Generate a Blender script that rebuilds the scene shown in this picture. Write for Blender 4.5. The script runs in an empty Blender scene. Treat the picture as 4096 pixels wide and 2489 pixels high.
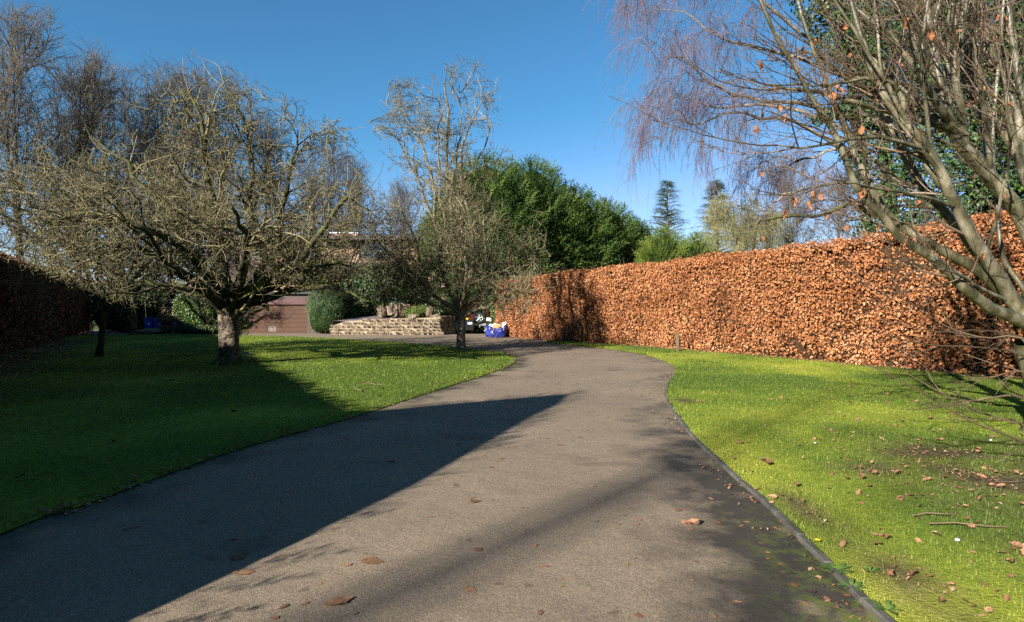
import bpy, math, numpy as np
from mathutils import Vector
from mathutils.geometry import delaunay_2d_cdt

# ------------------------------------------------------------------ camera, sky, sun, exposure
sc = bpy.context.scene
C = sc.collection
CAM_Z, FPX, HOR = 1.6, 600.0, 309.0
cam_d = bpy.data.cameras.new('camera'); cam = bpy.data.objects.new('camera', cam_d); C.objects.link(cam)
cam_d.sensor_width = 36.0; cam_d.lens = FPX / 1024 * 36.0
cam_d.clip_start = 0.05; cam_d.clip_end = 2000
cam.location = (0, 0, CAM_Z)
cam.rotation_euler = (math.radians(90) - math.atan((311 - HOR) / FPX), 0, 0)
sc.camera = cam

SUN_EL, SUN_AZ = math.radians(23.0), math.radians(40.0)      # light travels forward and to the right of the view
world = bpy.data.worlds.new('World'); sc.world = world; world.use_nodes = True
wn = world.node_tree; wn.nodes.clear()
sky = wn.nodes.new('ShaderNodeTexSky'); sky.sky_type = 'NISHITA'; sky.sun_disc = False
sky.sun_elevation = SUN_EL; sky.sun_rotation = math.pi + SUN_AZ
sky.altitude = 0; sky.air_density = 0.88; sky.dust_density = 0.0; sky.ozone_density = 4.0
bg = wn.nodes.new('ShaderNodeBackground'); bg.inputs['Strength'].default_value = 0.05
wo = wn.nodes.new('ShaderNodeOutputWorld')
# the photograph's sky is a deep polarised blue: its red falls off faster than the model's
sp = wn.nodes.new('ShaderNodeSeparateColor'); cb = wn.nodes.new('ShaderNodeCombineColor'); wn.links.new(sky.outputs[0], sp.inputs[0])
def wmath(op, a, b):
    n = wn.nodes.new('ShaderNodeMath'); n.operation = op
    for i, q in enumerate((a, b)):
        if isinstance(q, float): n.inputs[i].default_value = q
        else: wn.links.new(q, n.inputs[i])
    return n.outputs[0]
red = sp.outputs[0]
wn.links.new(wmath('MINIMUM', wmath('MAXIMUM', wmath('MULTIPLY', wmath('MULTIPLY', red, red), .45), wmath('MULTIPLY', red, .58)), wmath('MULTIPLY', red, 1.05)), cb.inputs[0])
wn.links.new(wmath('MULTIPLY', sp.outputs[1], 1.03), cb.inputs[1]); wn.links.new(wmath('MULTIPLY', sp.outputs[2], 1.08), cb.inputs[2])
wn.links.new(cb.outputs[0], bg.inputs[0]); wn.links.new(bg.outputs[0], wo.inputs[0])

sun_d = bpy.data.lights.new('sun', 'SUN'); sun_d.energy = 5.0; sun_d.angle = math.radians(0.55)
sun_d.color = (1.0, 0.97, 0.925)
sun = bpy.data.objects.new('sun', sun_d); C.objects.link(sun)
sdir = Vector((math.sin(SUN_AZ) * math.cos(SUN_EL), math.cos(SUN_AZ) * math.cos(SUN_EL), -math.sin(SUN_EL)))
sun.rotation_euler = sdir.to_track_quat('-Z', 'Y').to_euler()
sun.location = (-20, -25, 20)

sc.view_settings.view_transform = 'Standard'; sc.view_settings.look = 'None'
sc.view_settings.gamma = 1; sc.view_settings.exposure = 1.65
sc.render.engine = 'CYCLES'
sc.cycles.use_denoising = False
sc.cycles.max_bounces = 6; sc.cycles.transparent_max_bounces = 8
sc.cycles.diffuse_bounces = 3; sc.cycles.glossy_bounces = 2; sc.cycles.transmission_bounces = 4
sc.render.film_transparent = False

rng = np.random.default_rng(11)

# ------------------------------------------------------------------ helpers
def at(px, py, Y):
    return np.array([(px - 512) / FPX * Y, Y, CAM_Z + (HOR - py) / FPX * Y])

def gnd(px, py):
    Y = CAM_Z * FPX / (py - HOR)
    return ((px - 512) / FPX * Y, Y)

def unit(v):
    return v / np.maximum(np.linalg.norm(v, axis=-1, keepdims=True), 1e-9)

def vnoise(x, y, seed=0):
    x = np.asarray(x, float); y = np.asarray(y, float)
    xi = np.floor(x).astype(np.int64); yi = np.floor(y).astype(np.int64)
    fx = x - xi; fy = y - yi
    fx = fx * fx * (3 - 2 * fx); fy = fy * fy * (3 - 2 * fy)
    def h(a, b):
        n = (a * 374761393 + b * 668265263 + seed * 974634777) & 0x7fffffff
        n = ((n ^ (n >> 13)) * 1274126177) & 0x7fffffff
        return ((n ^ (n >> 16)) & 0xffff) / 65535.0
    return (h(xi, yi) * (1 - fx) + h(xi + 1, yi) * fx) * (1 - fy) + (h(xi, yi + 1) * (1 - fx) + h(xi + 1, yi + 1) * fx) * fy

def fnoise(x, y, seed=0, o=3):
    s = 0; a = 1; t = 0
    for i in range(o):
        s = s + a * vnoise(np.asarray(x) * 2 ** i, np.asarray(y) * 2 ** i, seed + i * 17); t += a; a *= .5
    return s / t

def origin(o):
    v = np.zeros(3)
    while o is not None:
        v = v + np.array(o.location); o = o.parent
    return v

class MB:
    def __init__(s):
        s.V = []; s.F = []; s.A = []; s.n = 0
    def add(s, V, F, a=None):
        V = np.asarray(V, float).reshape(-1, 3); F = np.asarray(F, np.int64)
        s.V.append(V); s.F.append(F + s.n)
        if a is None: a = np.full(len(V), .5)
        elif np.isscalar(a): a = np.full(len(V), float(a))
        s.A.append(a); s.n += len(V)
        return s
    def mesh(s, name, mat=None, smooth=True, org=(0, 0, 0)):
        me = bpy.data.meshes.new(name)
        V = np.concatenate(s.V) - np.asarray(org)
        me.vertices.add(len(V)); me.vertices.foreach_set('co', V.astype(np.float32).ravel())
        li = []; ls = []; off = 0
        for F in s.F:
            k = F.shape[1]; li.append(F.ravel()); ls.append(off + np.arange(len(F)) * k); off += F.size
        me.loops.add(off); me.loops.foreach_set('vertex_index', np.concatenate(li).astype(np.int32))
        ls = np.concatenate(ls)
        me.polygons.add(len(ls)); me.polygons.foreach_set('loop_start', ls.astype(np.int32))
        me.polygons.foreach_set('use_smooth', np.full(len(ls), smooth))
        at_ = me.attributes.new('rnd', 'FLOAT', 'POINT'); at_.data.foreach_set('value', np.concatenate(s.A).astype(np.float32))
        me.update(calc_edges=True)
        if mat is not None: me.materials.append(mat)
        return me
    def build(s, name, mat, parent=None, smooth=True):
        me = s.mesh(name, mat, smooth, origin(parent))
        o = bpy.data.objects.new(name, me); C.objects.link(o); o.parent = parent
        return o

def tag(o, label=None, cat=None, group=None, kind=None):
    if label: o['label'] = label
    if cat: o['category'] = cat
    if group: o['group'] = group
    if kind: o['kind'] = kind
    return o

def thing(name, label, cat, loc=(0, 0, 0), group=None):
    o = bpy.data.objects.new(name, None); C.objects.link(o); o.location = tuple(float(q) for q in loc)
    o.empty_display_size = .2
    return tag(o, label, cat, group)

def copy_tree(o, parent=None):
    c = o.copy(); C.objects.link(c); c.parent = parent
    for ch in o.children: copy_tree(ch, c)
    return c

def tubes(P, R, k=3):
    """P (M,N,3) polylines, R (M,N) radii -> vertices, quads"""
    M, N, _ = P.shape
    T = np.empty_like(P); T[:, 1:-1] = P[:, 2:] - P[:, :-2]; T[:, 0] = P[:, 1] - P[:, 0]; T[:, -1] = P[:, -1] - P[:, -2]
    T = unit(T)
    mean = unit(P[:, -1] - P[:, 0])
    ref = np.where(np.abs(mean[:, 2:3]) > .8, np.array([[1., 0, 0]]), np.array([[0, 0, 1.]]))
    ref = np.repeat(ref[:, None], N, 1)
    U = unit(np.cross(T, ref)); W = np.cross(T, U)
    a = np.arange(k) * 2 * math.pi / k
    V = P[:, :, None] + R[:, :, None, None] * (np.cos(a)[None, None, :, None] * U[:, :, None] + np.sin(a)[None, None, :, None] * W[:, :, None])
    i = np.arange(M)[:, None, None] * N * k; j = np.arange(N - 1)[None, :, None] * k; q = np.arange(k)[None, None, :]
    q2 = (q + 1) % k
    F = np.stack([i + j + q, i + j + q2, i + j + k + q2, i + j + k + q], -1).reshape(-1, 4)
    return V.reshape(-1, 3), F

def add_tubes(mb, P, R, k=3, rnd=None):
    V, F = tubes(P, R, k)
    if rnd is None: rnd = rng.random(len(P))
    mb.add(V, F, np.repeat(rnd, P.shape[1] * k))

def grow(P, R, n, L, N=5, t0=.2, t1=1., ang=.9, asd=.2, Lsd=.25, wob=.2, trop=0., rr=.5, rmin=.004, rmax=9, taper=.3, lprof=None, steer=None, keep=None, bias=None):
    M, Np, _ = P.shape
    if np.isscalar(n): n = np.full(M, int(n))
    idx = np.repeat(np.arange(M), n); K = len(idx)
    k_in = np.arange(K) - np.repeat(np.cumsum(n) - n, n)
    t = t0 + (t1 - t0) * (k_in + rng.random(K)) / n[idx]
    t = np.clip(t, 0, .999)
    f = t * (Np - 1); i = np.minimum(f.astype(int), Np - 2); w = (f - i)[:, None]
    base = P[idx, i] * (1 - w) + P[idx, i + 1] * w
    tan = unit(P[idx, i + 1] - P[idx, i]); rad = R[idx, i] * (1 - w[:, 0]) + R[idx, i + 1] * w[:, 0]
    v = rng.normal(size=(K, 3))
    if bias is not None: v = v + np.asarray(bias)
    v -= (v * tan).sum(-1, keepdims=True) * tan; v = unit(v)
    a = (ang + asd * rng.normal(size=K))[:, None]
    d = np.cos(a) * tan + np.sin(a) * v
    ln = L * np.exp(Lsd * rng.normal(size=K))
    if lprof is not None: ln = ln * lprof(t)
    Q = np.empty((K, N, 3)); Q[:, 0] = base
    seg = (ln / (N - 1))[:, None]
    tr = np.array([0, 0, trop]) if np.isscalar(trop) else np.asarray(trop)
    for s in range(1, N):
        d = d + wob * rng.normal(size=(K, 3)) + tr
        if steer is not None: d = d + steer(Q[:, s - 1])
        d = unit(d)
        Q[:, s] = Q[:, s - 1] + d * seg
    r0 = np.clip(rad * rr, rmin, rmax)
    RR = r0[:, None] * (1 - (1 - taper) * np.linspace(0, 1, N)[None])
    if keep is not None:
        m = keep(Q[:, N // 2]) & keep(Q[:, -1]); Q = Q[m]; RR = RR[m]
    return Q, RR

def smooth_path(pts, n):
    pts = np.asarray(pts, float); m = len(pts)
    if m == 2:
        t = np.linspace(0, 1, n)[:, None]; return pts[0] * (1 - t) + pts[1] * t
    e = np.vstack([2 * pts[0] - pts[1], pts, 2 * pts[-1] - pts[-2]])
    u = np.linspace(0, m - 1 - 1e-6, n); i = u.astype(int); f = (u - i)[:, None]
    p0, p1, p2, p3 = e[i], e[i + 1], e[i + 2], e[i + 3]
    return .5 * (2 * p1 + (p2 - p0) * f + (2 * p0 - 5 * p1 + 4 * p2 - p3) * f ** 2 + (3 * p1 - p0 - 3 * p2 + p3) * f ** 3)

def frames(N, A):
    N = unit(N); A = A - (A * N).sum(-1, keepdims=True) * N; A = unit(A)
    return A, np.cross(N, A), N

def scatter(mb, T, F, pos, A, B, N, s, rnd=None):
    T = np.asarray(T, float); F = np.asarray(F); M = len(pos); k = len(T)
    s = np.broadcast_to(np.asarray(s, float), (M,))[:, None, None]
    V = pos[:, None] + s * (T[None, :, 0:1] * A[:, None] + T[None, :, 1:2] * B[:, None] + T[None, :, 2:3] * N[:, None])
    FF = (np.arange(M)[:, None, None] * k + F[None]).reshape(-1, F.shape[1])
    if rnd is None: rnd = rng.random(M)
    mb.add(V.reshape(-1, 3), FF, np.repeat(rnd, k))

LEAF_T = [(0, 0, 0), (1, 0, .03), (.45, .32, .13), (.45, -.32, .13)]; LEAF_F = [(0, 1, 2), (0, 3, 1)]
IVY_T = [(0, 0, 0), (.25, .5, .05), (1, 0, -.08), (.25, -.5, .05)]; IVY_F = [(0, 2, 1), (0, 3, 2)]

def frond_template(n=4, curve=.28, wid=.24):
    V = []; F = []
    for i in range(n):
        x = i / n; z = -curve * x * x
        w = wid * (1 - .75 * x) * (1 if i else .6)
        for sgn in (-1, 1):
            b = len(V)
            V += [(x, 0, z), (x + .10, 0.0, z - .01), (x + .26, sgn * w, z - .10 * w + .02)]
            F += [(b, b + 1, b + 2)]
    b = len(V); V += [(.8, .03, -curve * .64), (.8, -.03, -curve * .64), (1.12, 0, -curve * 1.2)]; F += [(b, b + 1, b + 2)]
    return V, F
FR_T, FR_F = frond_template()

def cbox(mb, x0, x1, y0, y1, z0, z1, b=0.0, rot=None, piv=None, a=None):
    """box, chamfered when b > 0"""
    if b <= 0:
        V = np.array([(x, y, z) for x in (x0, x1) for y in (y0, y1) for z in (z0, z1)], float)
        F = [(0, 1, 3, 2), (4, 6, 7, 5), (0, 4, 5, 1), (2, 3, 7, 6), (0, 2, 6, 4), (1, 5, 7, 3)]
        Fs = [np.array(F)]
    else:
        lo = (x0, y0, z0); hi = (x1, y1, z1); V = []; ix = {}
        for sx in (0, 1):
            for sy in (0, 1):
                for sz in (0, 1):
                    s = (sx, sy, sz)
                    for ax in range(3):
                        p = []
                        for q in range(3):
                            e = hi[q] if s[q] else lo[q]
                            p.append(e if q == ax else e + (-b if s[q] else b))
                        ix[(s, ax)] = len(V); V.append(p)
        V = np.array(V); Q = []; T = []
        for ax in range(3):
            o1, o2 = [q for q in range(3) if q != ax]
            for sd in (0, 1):
                f = []
                for (u, w) in ((0, 0), (1, 0), (1, 1), (0, 1)):
                    s = [0, 0, 0]; s[ax] = sd; s[o1] = u; s[o2] = w; f.append(ix[(tuple(s), ax)])
                Q.append(f)
            for u in (0, 1):
                for w in (0, 1):
                    s0 = [0, 0, 0]; s0[o1] = u; s0[o2] = w; s1 = list(s0); s1[ax] = 1
                    Q.append([ix[(tuple(s0), o1)], ix[(tuple(s1), o1)], ix[(tuple(s1), o2)], ix[(tuple(s0), o2)]])
        for sx in (0, 1):
            for sy in (0, 1):
                for sz in (0, 1):
                    T.append([ix[((sx, sy, sz), q)] for q in range(3)])
        Fs = [np.array(Q), np.array(T)]
    if rot is not None:
        c, s_ = math.cos(rot), math.sin(rot); pv = np.array(piv if piv is not None else ((x0 + x1) / 2, (y0 + y1) / 2, 0))
        D = V - pv; V = np.stack([D[:, 0] * c - D[:, 1] * s_, D[:, 0] * s_ + D[:, 1] * c, D[:, 2]], 1) + pv
    n0 = mb.n
    mb.add(V, Fs[0], a)
    for F in Fs[1:]:
        mb.F.append(np.asarray(F) + n0)
    return mb

def box_obj(name, mat, parent, *dims, b=0.0, rot=None, piv=None):
    return cbox(MB(), *dims, b=b, rot=rot, piv=piv).build(name, mat, parent, smooth=False)

def surf(mb, P, closed_u=False, a=None):
    """P (nu,nv,3) grid of points"""
    nu, nv, _ = P.shape
    iu = np.arange(nu if closed_u else nu - 1); jv = np.arange(nv - 1)
    I, J = np.meshgrid(iu, jv, indexing='ij'); I2 = (I + 1) % nu
    F = np.stack([I * nv + J, I2 * nv + J, I2 * nv + J + 1, I * nv + J + 1], -1).reshape(-1, 4)
    mb.add(P.reshape(-1, 3), F, a); return mb

def prism_x(mb, prof, hw, cx=0, cy=0):
    """side profile (y,z) swept across x; hw(z) gives half width"""
    prof = np.array(prof, float); n = len(prof)
    w = np.array([hw(z) for z in prof[:, 1]])
    L = np.stack([cx - w, cy + prof[:, 0], prof[:, 1]], 1); R = np.stack([cx + w, cy + prof[:, 0], prof[:, 1]], 1)
    i = np.arange(n); j = (i + 1) % n
    mb.add(np.vstack([L, R]), np.stack([i, j, j + n, i + n], 1))
    b = mb.n - 2 * n
    mb.F.append(np.array([np.arange(n)[::-1]]) + b); mb.F.append(np.array([np.arange(n) + n]) + b)
    return mb

def cyl(mb, p0, p1, r, k=14, r1=None):
    P = np.array([[p0, p1]], float); R = np.array([[r, r if r1 is None else r1]])
    V, F = tubes(P, R, k); b = mb.n; mb.add(V, F)
    mb.F.append(np.array([np.arange(k)[::-1]]) + b); mb.F.append(np.array([np.arange(k) + k]) + b)
    return mb

# ------------------------------------------------------------------ materials
def nt(name):
    m = bpy.data.materials.new(name); m.use_nodes = True; t = m.node_tree; t.nodes.clear(); return m, t

def N_(t, typ, **kw):
    n = t.nodes.new(typ)
    for k, v in kw.items():
        if k in n.inputs.keys(): n.inputs[k].default_value = v
        else: setattr(n, k, v)
    return n

def ramp(t, cols):
    r = t.nodes.new('ShaderNodeValToRGB'); e = r.color_ramp.elements
    while len(e) < len(cols): e.new(.5)
    for i, (p, c) in enumerate(cols): e[i].position = p; e[i].color = (*c, 1)
    return r

def material(name, cols, scale=3., detail=3., mixr=.5, con=(.28, .72), rough=.8, spec=.25, bump=None, trans=0., metal=0., coat=0., moss=None, stretch=None):
    """colour ramp over a blend of object-space noise and the per-piece random number"""
    m, t = nt(name)
    tc = t.nodes.new('ShaderNodeTexCoord'); src = tc.outputs['Object']
    if stretch:
        mp = N_(t, 'ShaderNodeMapping'); mp.inputs['Scale'].default_value = stretch; t.links.new(src, mp.inputs[0]); src = mp.outputs[0]
    nz = N_(t, 'ShaderNodeTexNoise'); nz.inputs['Scale'].default_value = scale; nz.inputs['Detail'].default_value = detail
    t.links.new(src, nz.inputs['Vector'])
    at_ = t.nodes.new('ShaderNodeAttribute'); at_.attribute_name = 'rnd'
    st = N_(t, 'ShaderNodeMapRange'); st.inputs['From Min'].default_value = con[0]; st.inputs['From Max'].default_value = con[1]
    t.links.new(nz.outputs['Fac'], st.inputs[0])
    mx = t.nodes.new('ShaderNodeMix'); mx.inputs[0].default_value = mixr
    t.links.new(st.outputs[0], mx.inputs[2]); t.links.new(at_.outputs['Fac'], mx.inputs[3])
    rp = ramp(t, cols); t.links.new(mx.outputs[0], rp.inputs[0])
    col = rp.outputs[0]
    if moss:
        g = t.nodes.new('ShaderNodeNewGeometry'); sx = t.nodes.new('ShaderNodeSeparateXYZ'); t.links.new(g.outputs['Normal'], sx.inputs[0])
        n2 = N_(t, 'ShaderNodeTexNoise'); n2.inputs['Scale'].default_value = moss[1]; n2.inputs['Detail'].default_value = 4; t.links.new(tc.outputs['Object'], n2.inputs['Vector'])
        ad = N_(t, 'ShaderNodeMath', operation='MULTIPLY_ADD'); t.links.new(sx.outputs[2], ad.inputs[0]); ad.inputs[1].default_value = .35; t.links.new(n2.outputs['Fac'], ad.inputs[2])
        mr = N_(t, 'ShaderNodeMapRange'); mr.inputs['From Min'].default_value = moss[2]; mr.inputs['From Max'].default_value = moss[2] + .18; t.links.new(ad.outputs[0], mr.inputs[0])
        mc = N_(t, 'ShaderNodeMix', data_type='RGBA'); t.links.new(mr.outputs[0], mc.inputs[0]); t.links.new(col, mc.inputs[6]); mc.inputs[7].default_value = (*moss[0], 1)
        col = mc.outputs[2]
    bs = t.nodes.new('ShaderNodeBsdfPrincipled'); t.links.new(col, bs.inputs['Base Color'])
    bs.inputs['Roughness'].default_value = rough; bs.inputs['Specular IOR Level'].default_value = spec; bs.inputs['Metallic'].default_value = metal
    if coat: bs.inputs['Coat Weight'].default_value = coat
    if bump:
        nb = N_(t, 'ShaderNodeTexNoise'); nb.inputs['Scale'].default_value = bump[0]; nb.inputs['Detail'].default_value = 5; t.links.new(src, nb.inputs['Vector'])
        bm_ = t.nodes.new('ShaderNodeBump'); bm_.inputs['Strength'].default_value = bump[1]; bm_.inputs['Distance'].default_value = bump[2]
        t.links.new(nb.outputs['Fac'], bm_.inputs['Height']); t.links.new(bm_.outputs[0], bs.inputs['Normal'])
    out = t.nodes.new('ShaderNodeOutputMaterial'); sh = bs.outputs[0]
    if trans:
        tr = t.nodes.new('ShaderNodeBsdfTranslucent'); t.links.new(col, tr.inputs[0])
        ms = t.nodes.new('ShaderNodeMixShader'); ms.inputs[0].default_value = trans; t.links.new(sh, ms.inputs[1]); t.links.new(tr.outputs[0], ms.inputs[2]); sh = ms.outputs[0]
    t.links.new(sh, out.inputs[0])
    return m

def plain(name, c, rough=.6, spec=.3, metal=0., scale=8, var=.15, **kw):
    lo = tuple(q * (1 - var) for q in c); hi = tuple(min(1, q * (1 + var)) for q in c)
    return material(name, [(0, lo), (1, hi)], scale=scale, mixr=.3, rough=rough, spec=spec, metal=metal, **kw)

M = {}
M['apple_bark'] = material('apple_bark', [(0, (.020, .015, .010)), (.5, (.072, .054, .035)), (1, (.19, .145, .095))], scale=7, detail=9, mixr=.05, con=(.36, .66), rough=.9, bump=(20, 1.0, .06), moss=((.055, .060, .010), 3.2, .56))
M['apple_limb'] = material('apple_limb', [(0, (.010, .009, .005)), (.5, (.032, .028, .015)), (1, (.085, .070, .040))], scale=9, detail=6, mixr=.2, rough=.9, bump=(30, .8, .02), moss=((.060, .064, .010), 4, .50))
M['apple_twig'] = material('apple_twig', [(0, (.034, .028, .013)), (.45, (.088, .072, .033)), (.8, (.175, .146, .066)), (1, (.31, .27, .155))], scale=1.6, mixr=.7, rough=.85)
M['pear_bark'] = material('pear_bark', [(0, (.05, .042, .025)), (.5, (.13, .105, .065)), (1, (.24, .20, .13))], scale=8, detail=6, mixr=.2, rough=.9, bump=(24, .9, .03), moss=((.075, .068, .018), 3, .66))
M['pear_twig'] = material('pear_twig', [(0, (.048, .039, .018)), (.45, (.115, .094, .045)), (.8, (.21, .176, .092)), (1, (.36, .31, .20))], scale=1.2, mixr=.7, rough=.85)
M['wood_bark'] = material('wood_bark', [(0, (.035, .028, .02)), (.5, (.085, .07, .048)), (1, (.15, .125, .085))], scale=2.5, detail=5, mixr=.3, rough=.9)
M['wood_twig'] = material('wood_twig', [(0, (.045, .034, .022)), (.5, (.092, .072, .046)), (1, (.155, .122, .08))], scale=.5, mixr=.6, rough=.9)
M['stem_bark'] = material('stem_bark', [(0, (.022, .019, .008)), (.35, (.065, .057, .026)), (.65, (.135, .115, .068)), (.85, (.185, .155, .098)), (1, (.25, .21, .15))], scale=6, detail=10, mixr=.06, con=(.35, .70), rough=.46, spec=.45, bump=(34, .6, .012), moss=((.045, .050, .010), 5, .66), stretch=(1, 1, .45))
M['stem_twig'] = material('stem_twig', [(0, (.035, .022, .011)), (.5, (.088, .056, .031)), (1, (.19, .125, .075))], scale=3, mixr=.6, rough=.5, spec=.4)
M['dry_leaf'] = material('dry_leaf', [(0, (.16, .060, .022)), (.5, (.28, .115, .048)), (1, (.42, .20, .10))], scale=14, mixr=.5, rough=.75, trans=.25)
M['birch_bark'] = material('birch_bark', [(0, (.06, .05, .035)), (.5, (.16, .135, .095)), (1, (.30, .26, .19))], scale=4, mixr=.3, rough=.8)
M['birch_twig'] = material('birch_twig', [(0, (.060, .042, .050)), (.5, (.115, .082, .092)), (1, (.19, .14, .145))], scale=1, mixr=.7, rough=.8)
M['beech_leaf'] = material('beech_leaf', [(0, (.09, .030, .010)), (.3, (.23, .080, .026)), (.65, (.40, .160, .056)), (1, (.61, .33, .165))], scale=.75, detail=6, mixr=.64, rough=.6, spec=.3, trans=.18)
M['beech_shaded'] = material('beech_shaded', [(0, (.06, .020, .010)), (.5, (.16, .055, .022)), (1, (.30, .115, .05))], scale=.9, detail=4, mixr=.7, rough=.65, spec=.2, trans=.12)  # beech leaf colours darkened: the left hedge's shade is put into the colour
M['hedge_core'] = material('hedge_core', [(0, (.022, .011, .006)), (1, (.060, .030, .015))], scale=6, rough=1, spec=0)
M['hedge_twig'] = material('hedge_twig', [(0, (.05, .035, .02)), (1, (.16, .115, .07))], scale=3, mixr=.6, rough=.85)
M['leyland'] = material('leyland', [(0, (.010, .024, .006)), (.45, (.034, .068, .012)), (1, (.115, .155, .024))], scale=.8, mixr=.65, rough=.7, spec=.2, trans=.15)
M['leyland_gold'] = material('leyland_gold', [(0, (.040, .068, .010)), (.5, (.095, .130, .018)), (1, (.16, .185, .030))], scale=.8, mixr=.6, rough=.7, spec=.2, trans=.15)
M['cedar'] = material('cedar', [(0, (.032, .065, .036)), (.5, (.072, .122, .064)), (1, (.14, .19, .090))], scale=.6, mixr=.6, rough=.7, spec=.2)
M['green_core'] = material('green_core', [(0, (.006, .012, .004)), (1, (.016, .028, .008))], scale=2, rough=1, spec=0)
M['laurel'] = material('laurel', [(0, (.025, .050, .010)), (.5, (.075, .125, .022)), (1, (.17, .21, .05))], scale=2, mixr=.7, rough=.4, spec=.5, trans=.15)
M['cypress'] = material('cypress', [(0, (.020, .042, .016)), (.5, (.055, .090, .034)), (.8, (.105, .115, .045)), (1, (.17, .12, .06))], scale=1.6, mixr=.45, rough=.7, spec=.2, trans=.1)
M['shrub_dark'] = material('shrub_dark', [(0, (.012, .024, .008)), (.5, (.032, .055, .014)), (1, (.095, .105, .022))], scale=1.1, mixr=.5, rough=.5, spec=.35, trans=.1)
M['shrub_blue'] = material('shrub_blue', [(0, (.015, .045, .032)), (1, (.055, .115, .075))], scale=2, mixr=.6, rough=.6)
M['heather'] = material('heather', [(0, (.05, .030, .018)), (1, (.16, .095, .055))], scale=2, mixr=.6, rough=.8)
M['box_ball'] = material('box_ball', [(0, (.035, .058, .010)), (.5, (.085, .115, .020)), (1, (.15, .17, .036))], scale=3, mixr=.6, rough=.6, trans=.12)
M['ivy'] = material('ivy', [(0, (.006, .018, .005)), (.5, (.020, .048, .010)), (.85, (.055, .098, .016)), (1, (.13, .16, .026))], scale=1.2, mixr=.7, rough=.5, spec=.25, trans=.12)
M['moss_tree'] = material('moss_tree', [(0, (.08, .076, .026)), (.5, (.17, .155, .06)), (1, (.28, .25, .11))], scale=1, mixr=.6, rough=.9)
M['soil'] = material('soil', [(0, (.02, .013, .009)), (.5, (.048, .033, .023)), (1, (.085, .062, .045))], scale=9, detail=7, mixr=.05, rough=1, spec=.1, bump=(50, .6, .02))
M['concrete'] = material('concrete', [(0, (.028, .025, .020)), (.5, (.072, .064, .052)), (1, (.125, .112, .092))], scale=7, detail=7, mixr=.3, rough=.9, bump=(80, .5, .006), moss=((.03, .045, .008), 6, .85))
M['stone'] = material('stone', [(0, (.06, .042, .026)), (.5, (.17, .123, .076)), (1, (.33, .255, .165))], scale=5, detail=7, mixr=.55, rough=.9, bump=(22, .7, .02))
M['mortar'] = material('mortar', [(0, (.16, .12, .075)), (1, (.30, .235, .15))], scale=6, mixr=.1, rough=.95, bump=(40, .5, .01))
M['slate'] = material('slate', [(0, (.05, .042, .045)), (.5, (.13, .105, .11)), (1, (.24, .20, .20))], scale=9, detail=6, mixr=.6, rough=.8, bump=(30, .8, .03))
M['rock'] = material('rock', [(0, (.05, .036, .023)), (.5, (.13, .095, .060)), (1, (.25, .19, .12))], scale=4, detail=6, mixr=.4, rough=.9, bump=(14, .7, .04), moss=((.06, .065, .02), 4, .78))
M['garage'] = plain('garage_brown', (.080, .041, .024), rough=.65, spec=.2, var=.06, scale=3)
M['maroon'] = plain('maroon_trim', (.07, .026, .022), rough=.55)
M['timber'] = material('dark_timber', [(0, (.028, .017, .012)), (1, (.075, .047, .034))], scale=5, mixr=.5, rough=.75, stretch=(1, 1, 8))
M['roof'] = plain('roof_felt', (.045, .040, .036), rough=.9, scale=2, var=.3)
M['fascia'] = plain('fascia_brown', (.05, .032, .024), rough=.6)
M['render'] = material('house_stone', [(0, (.16, .090, .058)), (.5, (.29, .175, .115)), (1, (.42, .28, .19))], scale=2.2, detail=6, mixr=.1, rough=.9, bump=(7, .8, .03))
M['white'] = plain('white_paint', (.5, .48, .44), rough=.5, var=.04)
M['curtain'] = plain('curtain', (.55, .52, .46), rough=.9, var=.1)
M['glassy'] = material('window_glass', [(0, (.016, .022, .028)), (1, (.03, .038, .046))], scale=1, rough=.06, spec=.9)
M['terracotta'] = plain('terracotta', (.16, .062, .035), rough=.85)
M['bin_blue'] = plain('bin_blue', (.012, .05, .28), rough=.45, var=.08)
M['tarp_blue'] = material('tarp_blue', [(0, (.008, .012, .07)), (.6, (.014, .024, .16)), (1, (.05, .065, .28))], scale=5, mixr=.1, rough=.38, spec=.5, bump=(9, .8, .04))
M['sack_white'] = plain('sack_white', (.62, .62, .68), rough=.55, var=.12, scale=5)
M['log'] = material('log', [(0, (.22, .12, .04)), (1, (.48, .30, .12))], scale=6, mixr=.5, rough=.85)
M['car_red'] = plain('paint_maroon', (.075, .010, .010), rough=.25, spec=.5, var=.05, coat=.6)
M['car_black'] = plain('paint_black', (.008, .008, .009), rough=.22, spec=.5, var=.05, coat=.6)
M['car_glass'] = plain('car_glass', (.015, .018, .02), rough=.08, spec=.7, var=.05)
M['rubber'] = plain('rubber', (.018, .018, .018), rough=.85)
M['alloy'] = plain('alloy', (.55, .55, .55), rough=.3, metal=.7, var=.05)
M['grey_plastic'] = plain('grey_plastic', (.20, .20, .21), rough=.55)
M['black_plastic'] = plain('black_plastic', (.015, .015, .016), rough=.5)
M['plate_yellow'] = plain('plate_yellow', (.80, .52, .02), rough=.4, var=.03)
M['lamp_red'] = plain('lamp_red', (.55, .03, .02), rough=.25, var=.05)
M['lamp_clear'] = plain('lamp_clear', (.65, .67, .70), rough=.12, spec=.8, var=.05)
M['railing'] = plain('railing_timber', (.34, .21, .16), rough=.7)
M['weed'] = plain('weed_leaf', (.075, .125, .022), rough=.6, var=.3, trans=.15)
M['yellow_flower'] = plain('yellow_flower', (.75, .50, .02), rough=.6)
M['white_stone'] = plain('pale_stone', (.42, .40, .36), rough=.8)

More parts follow.
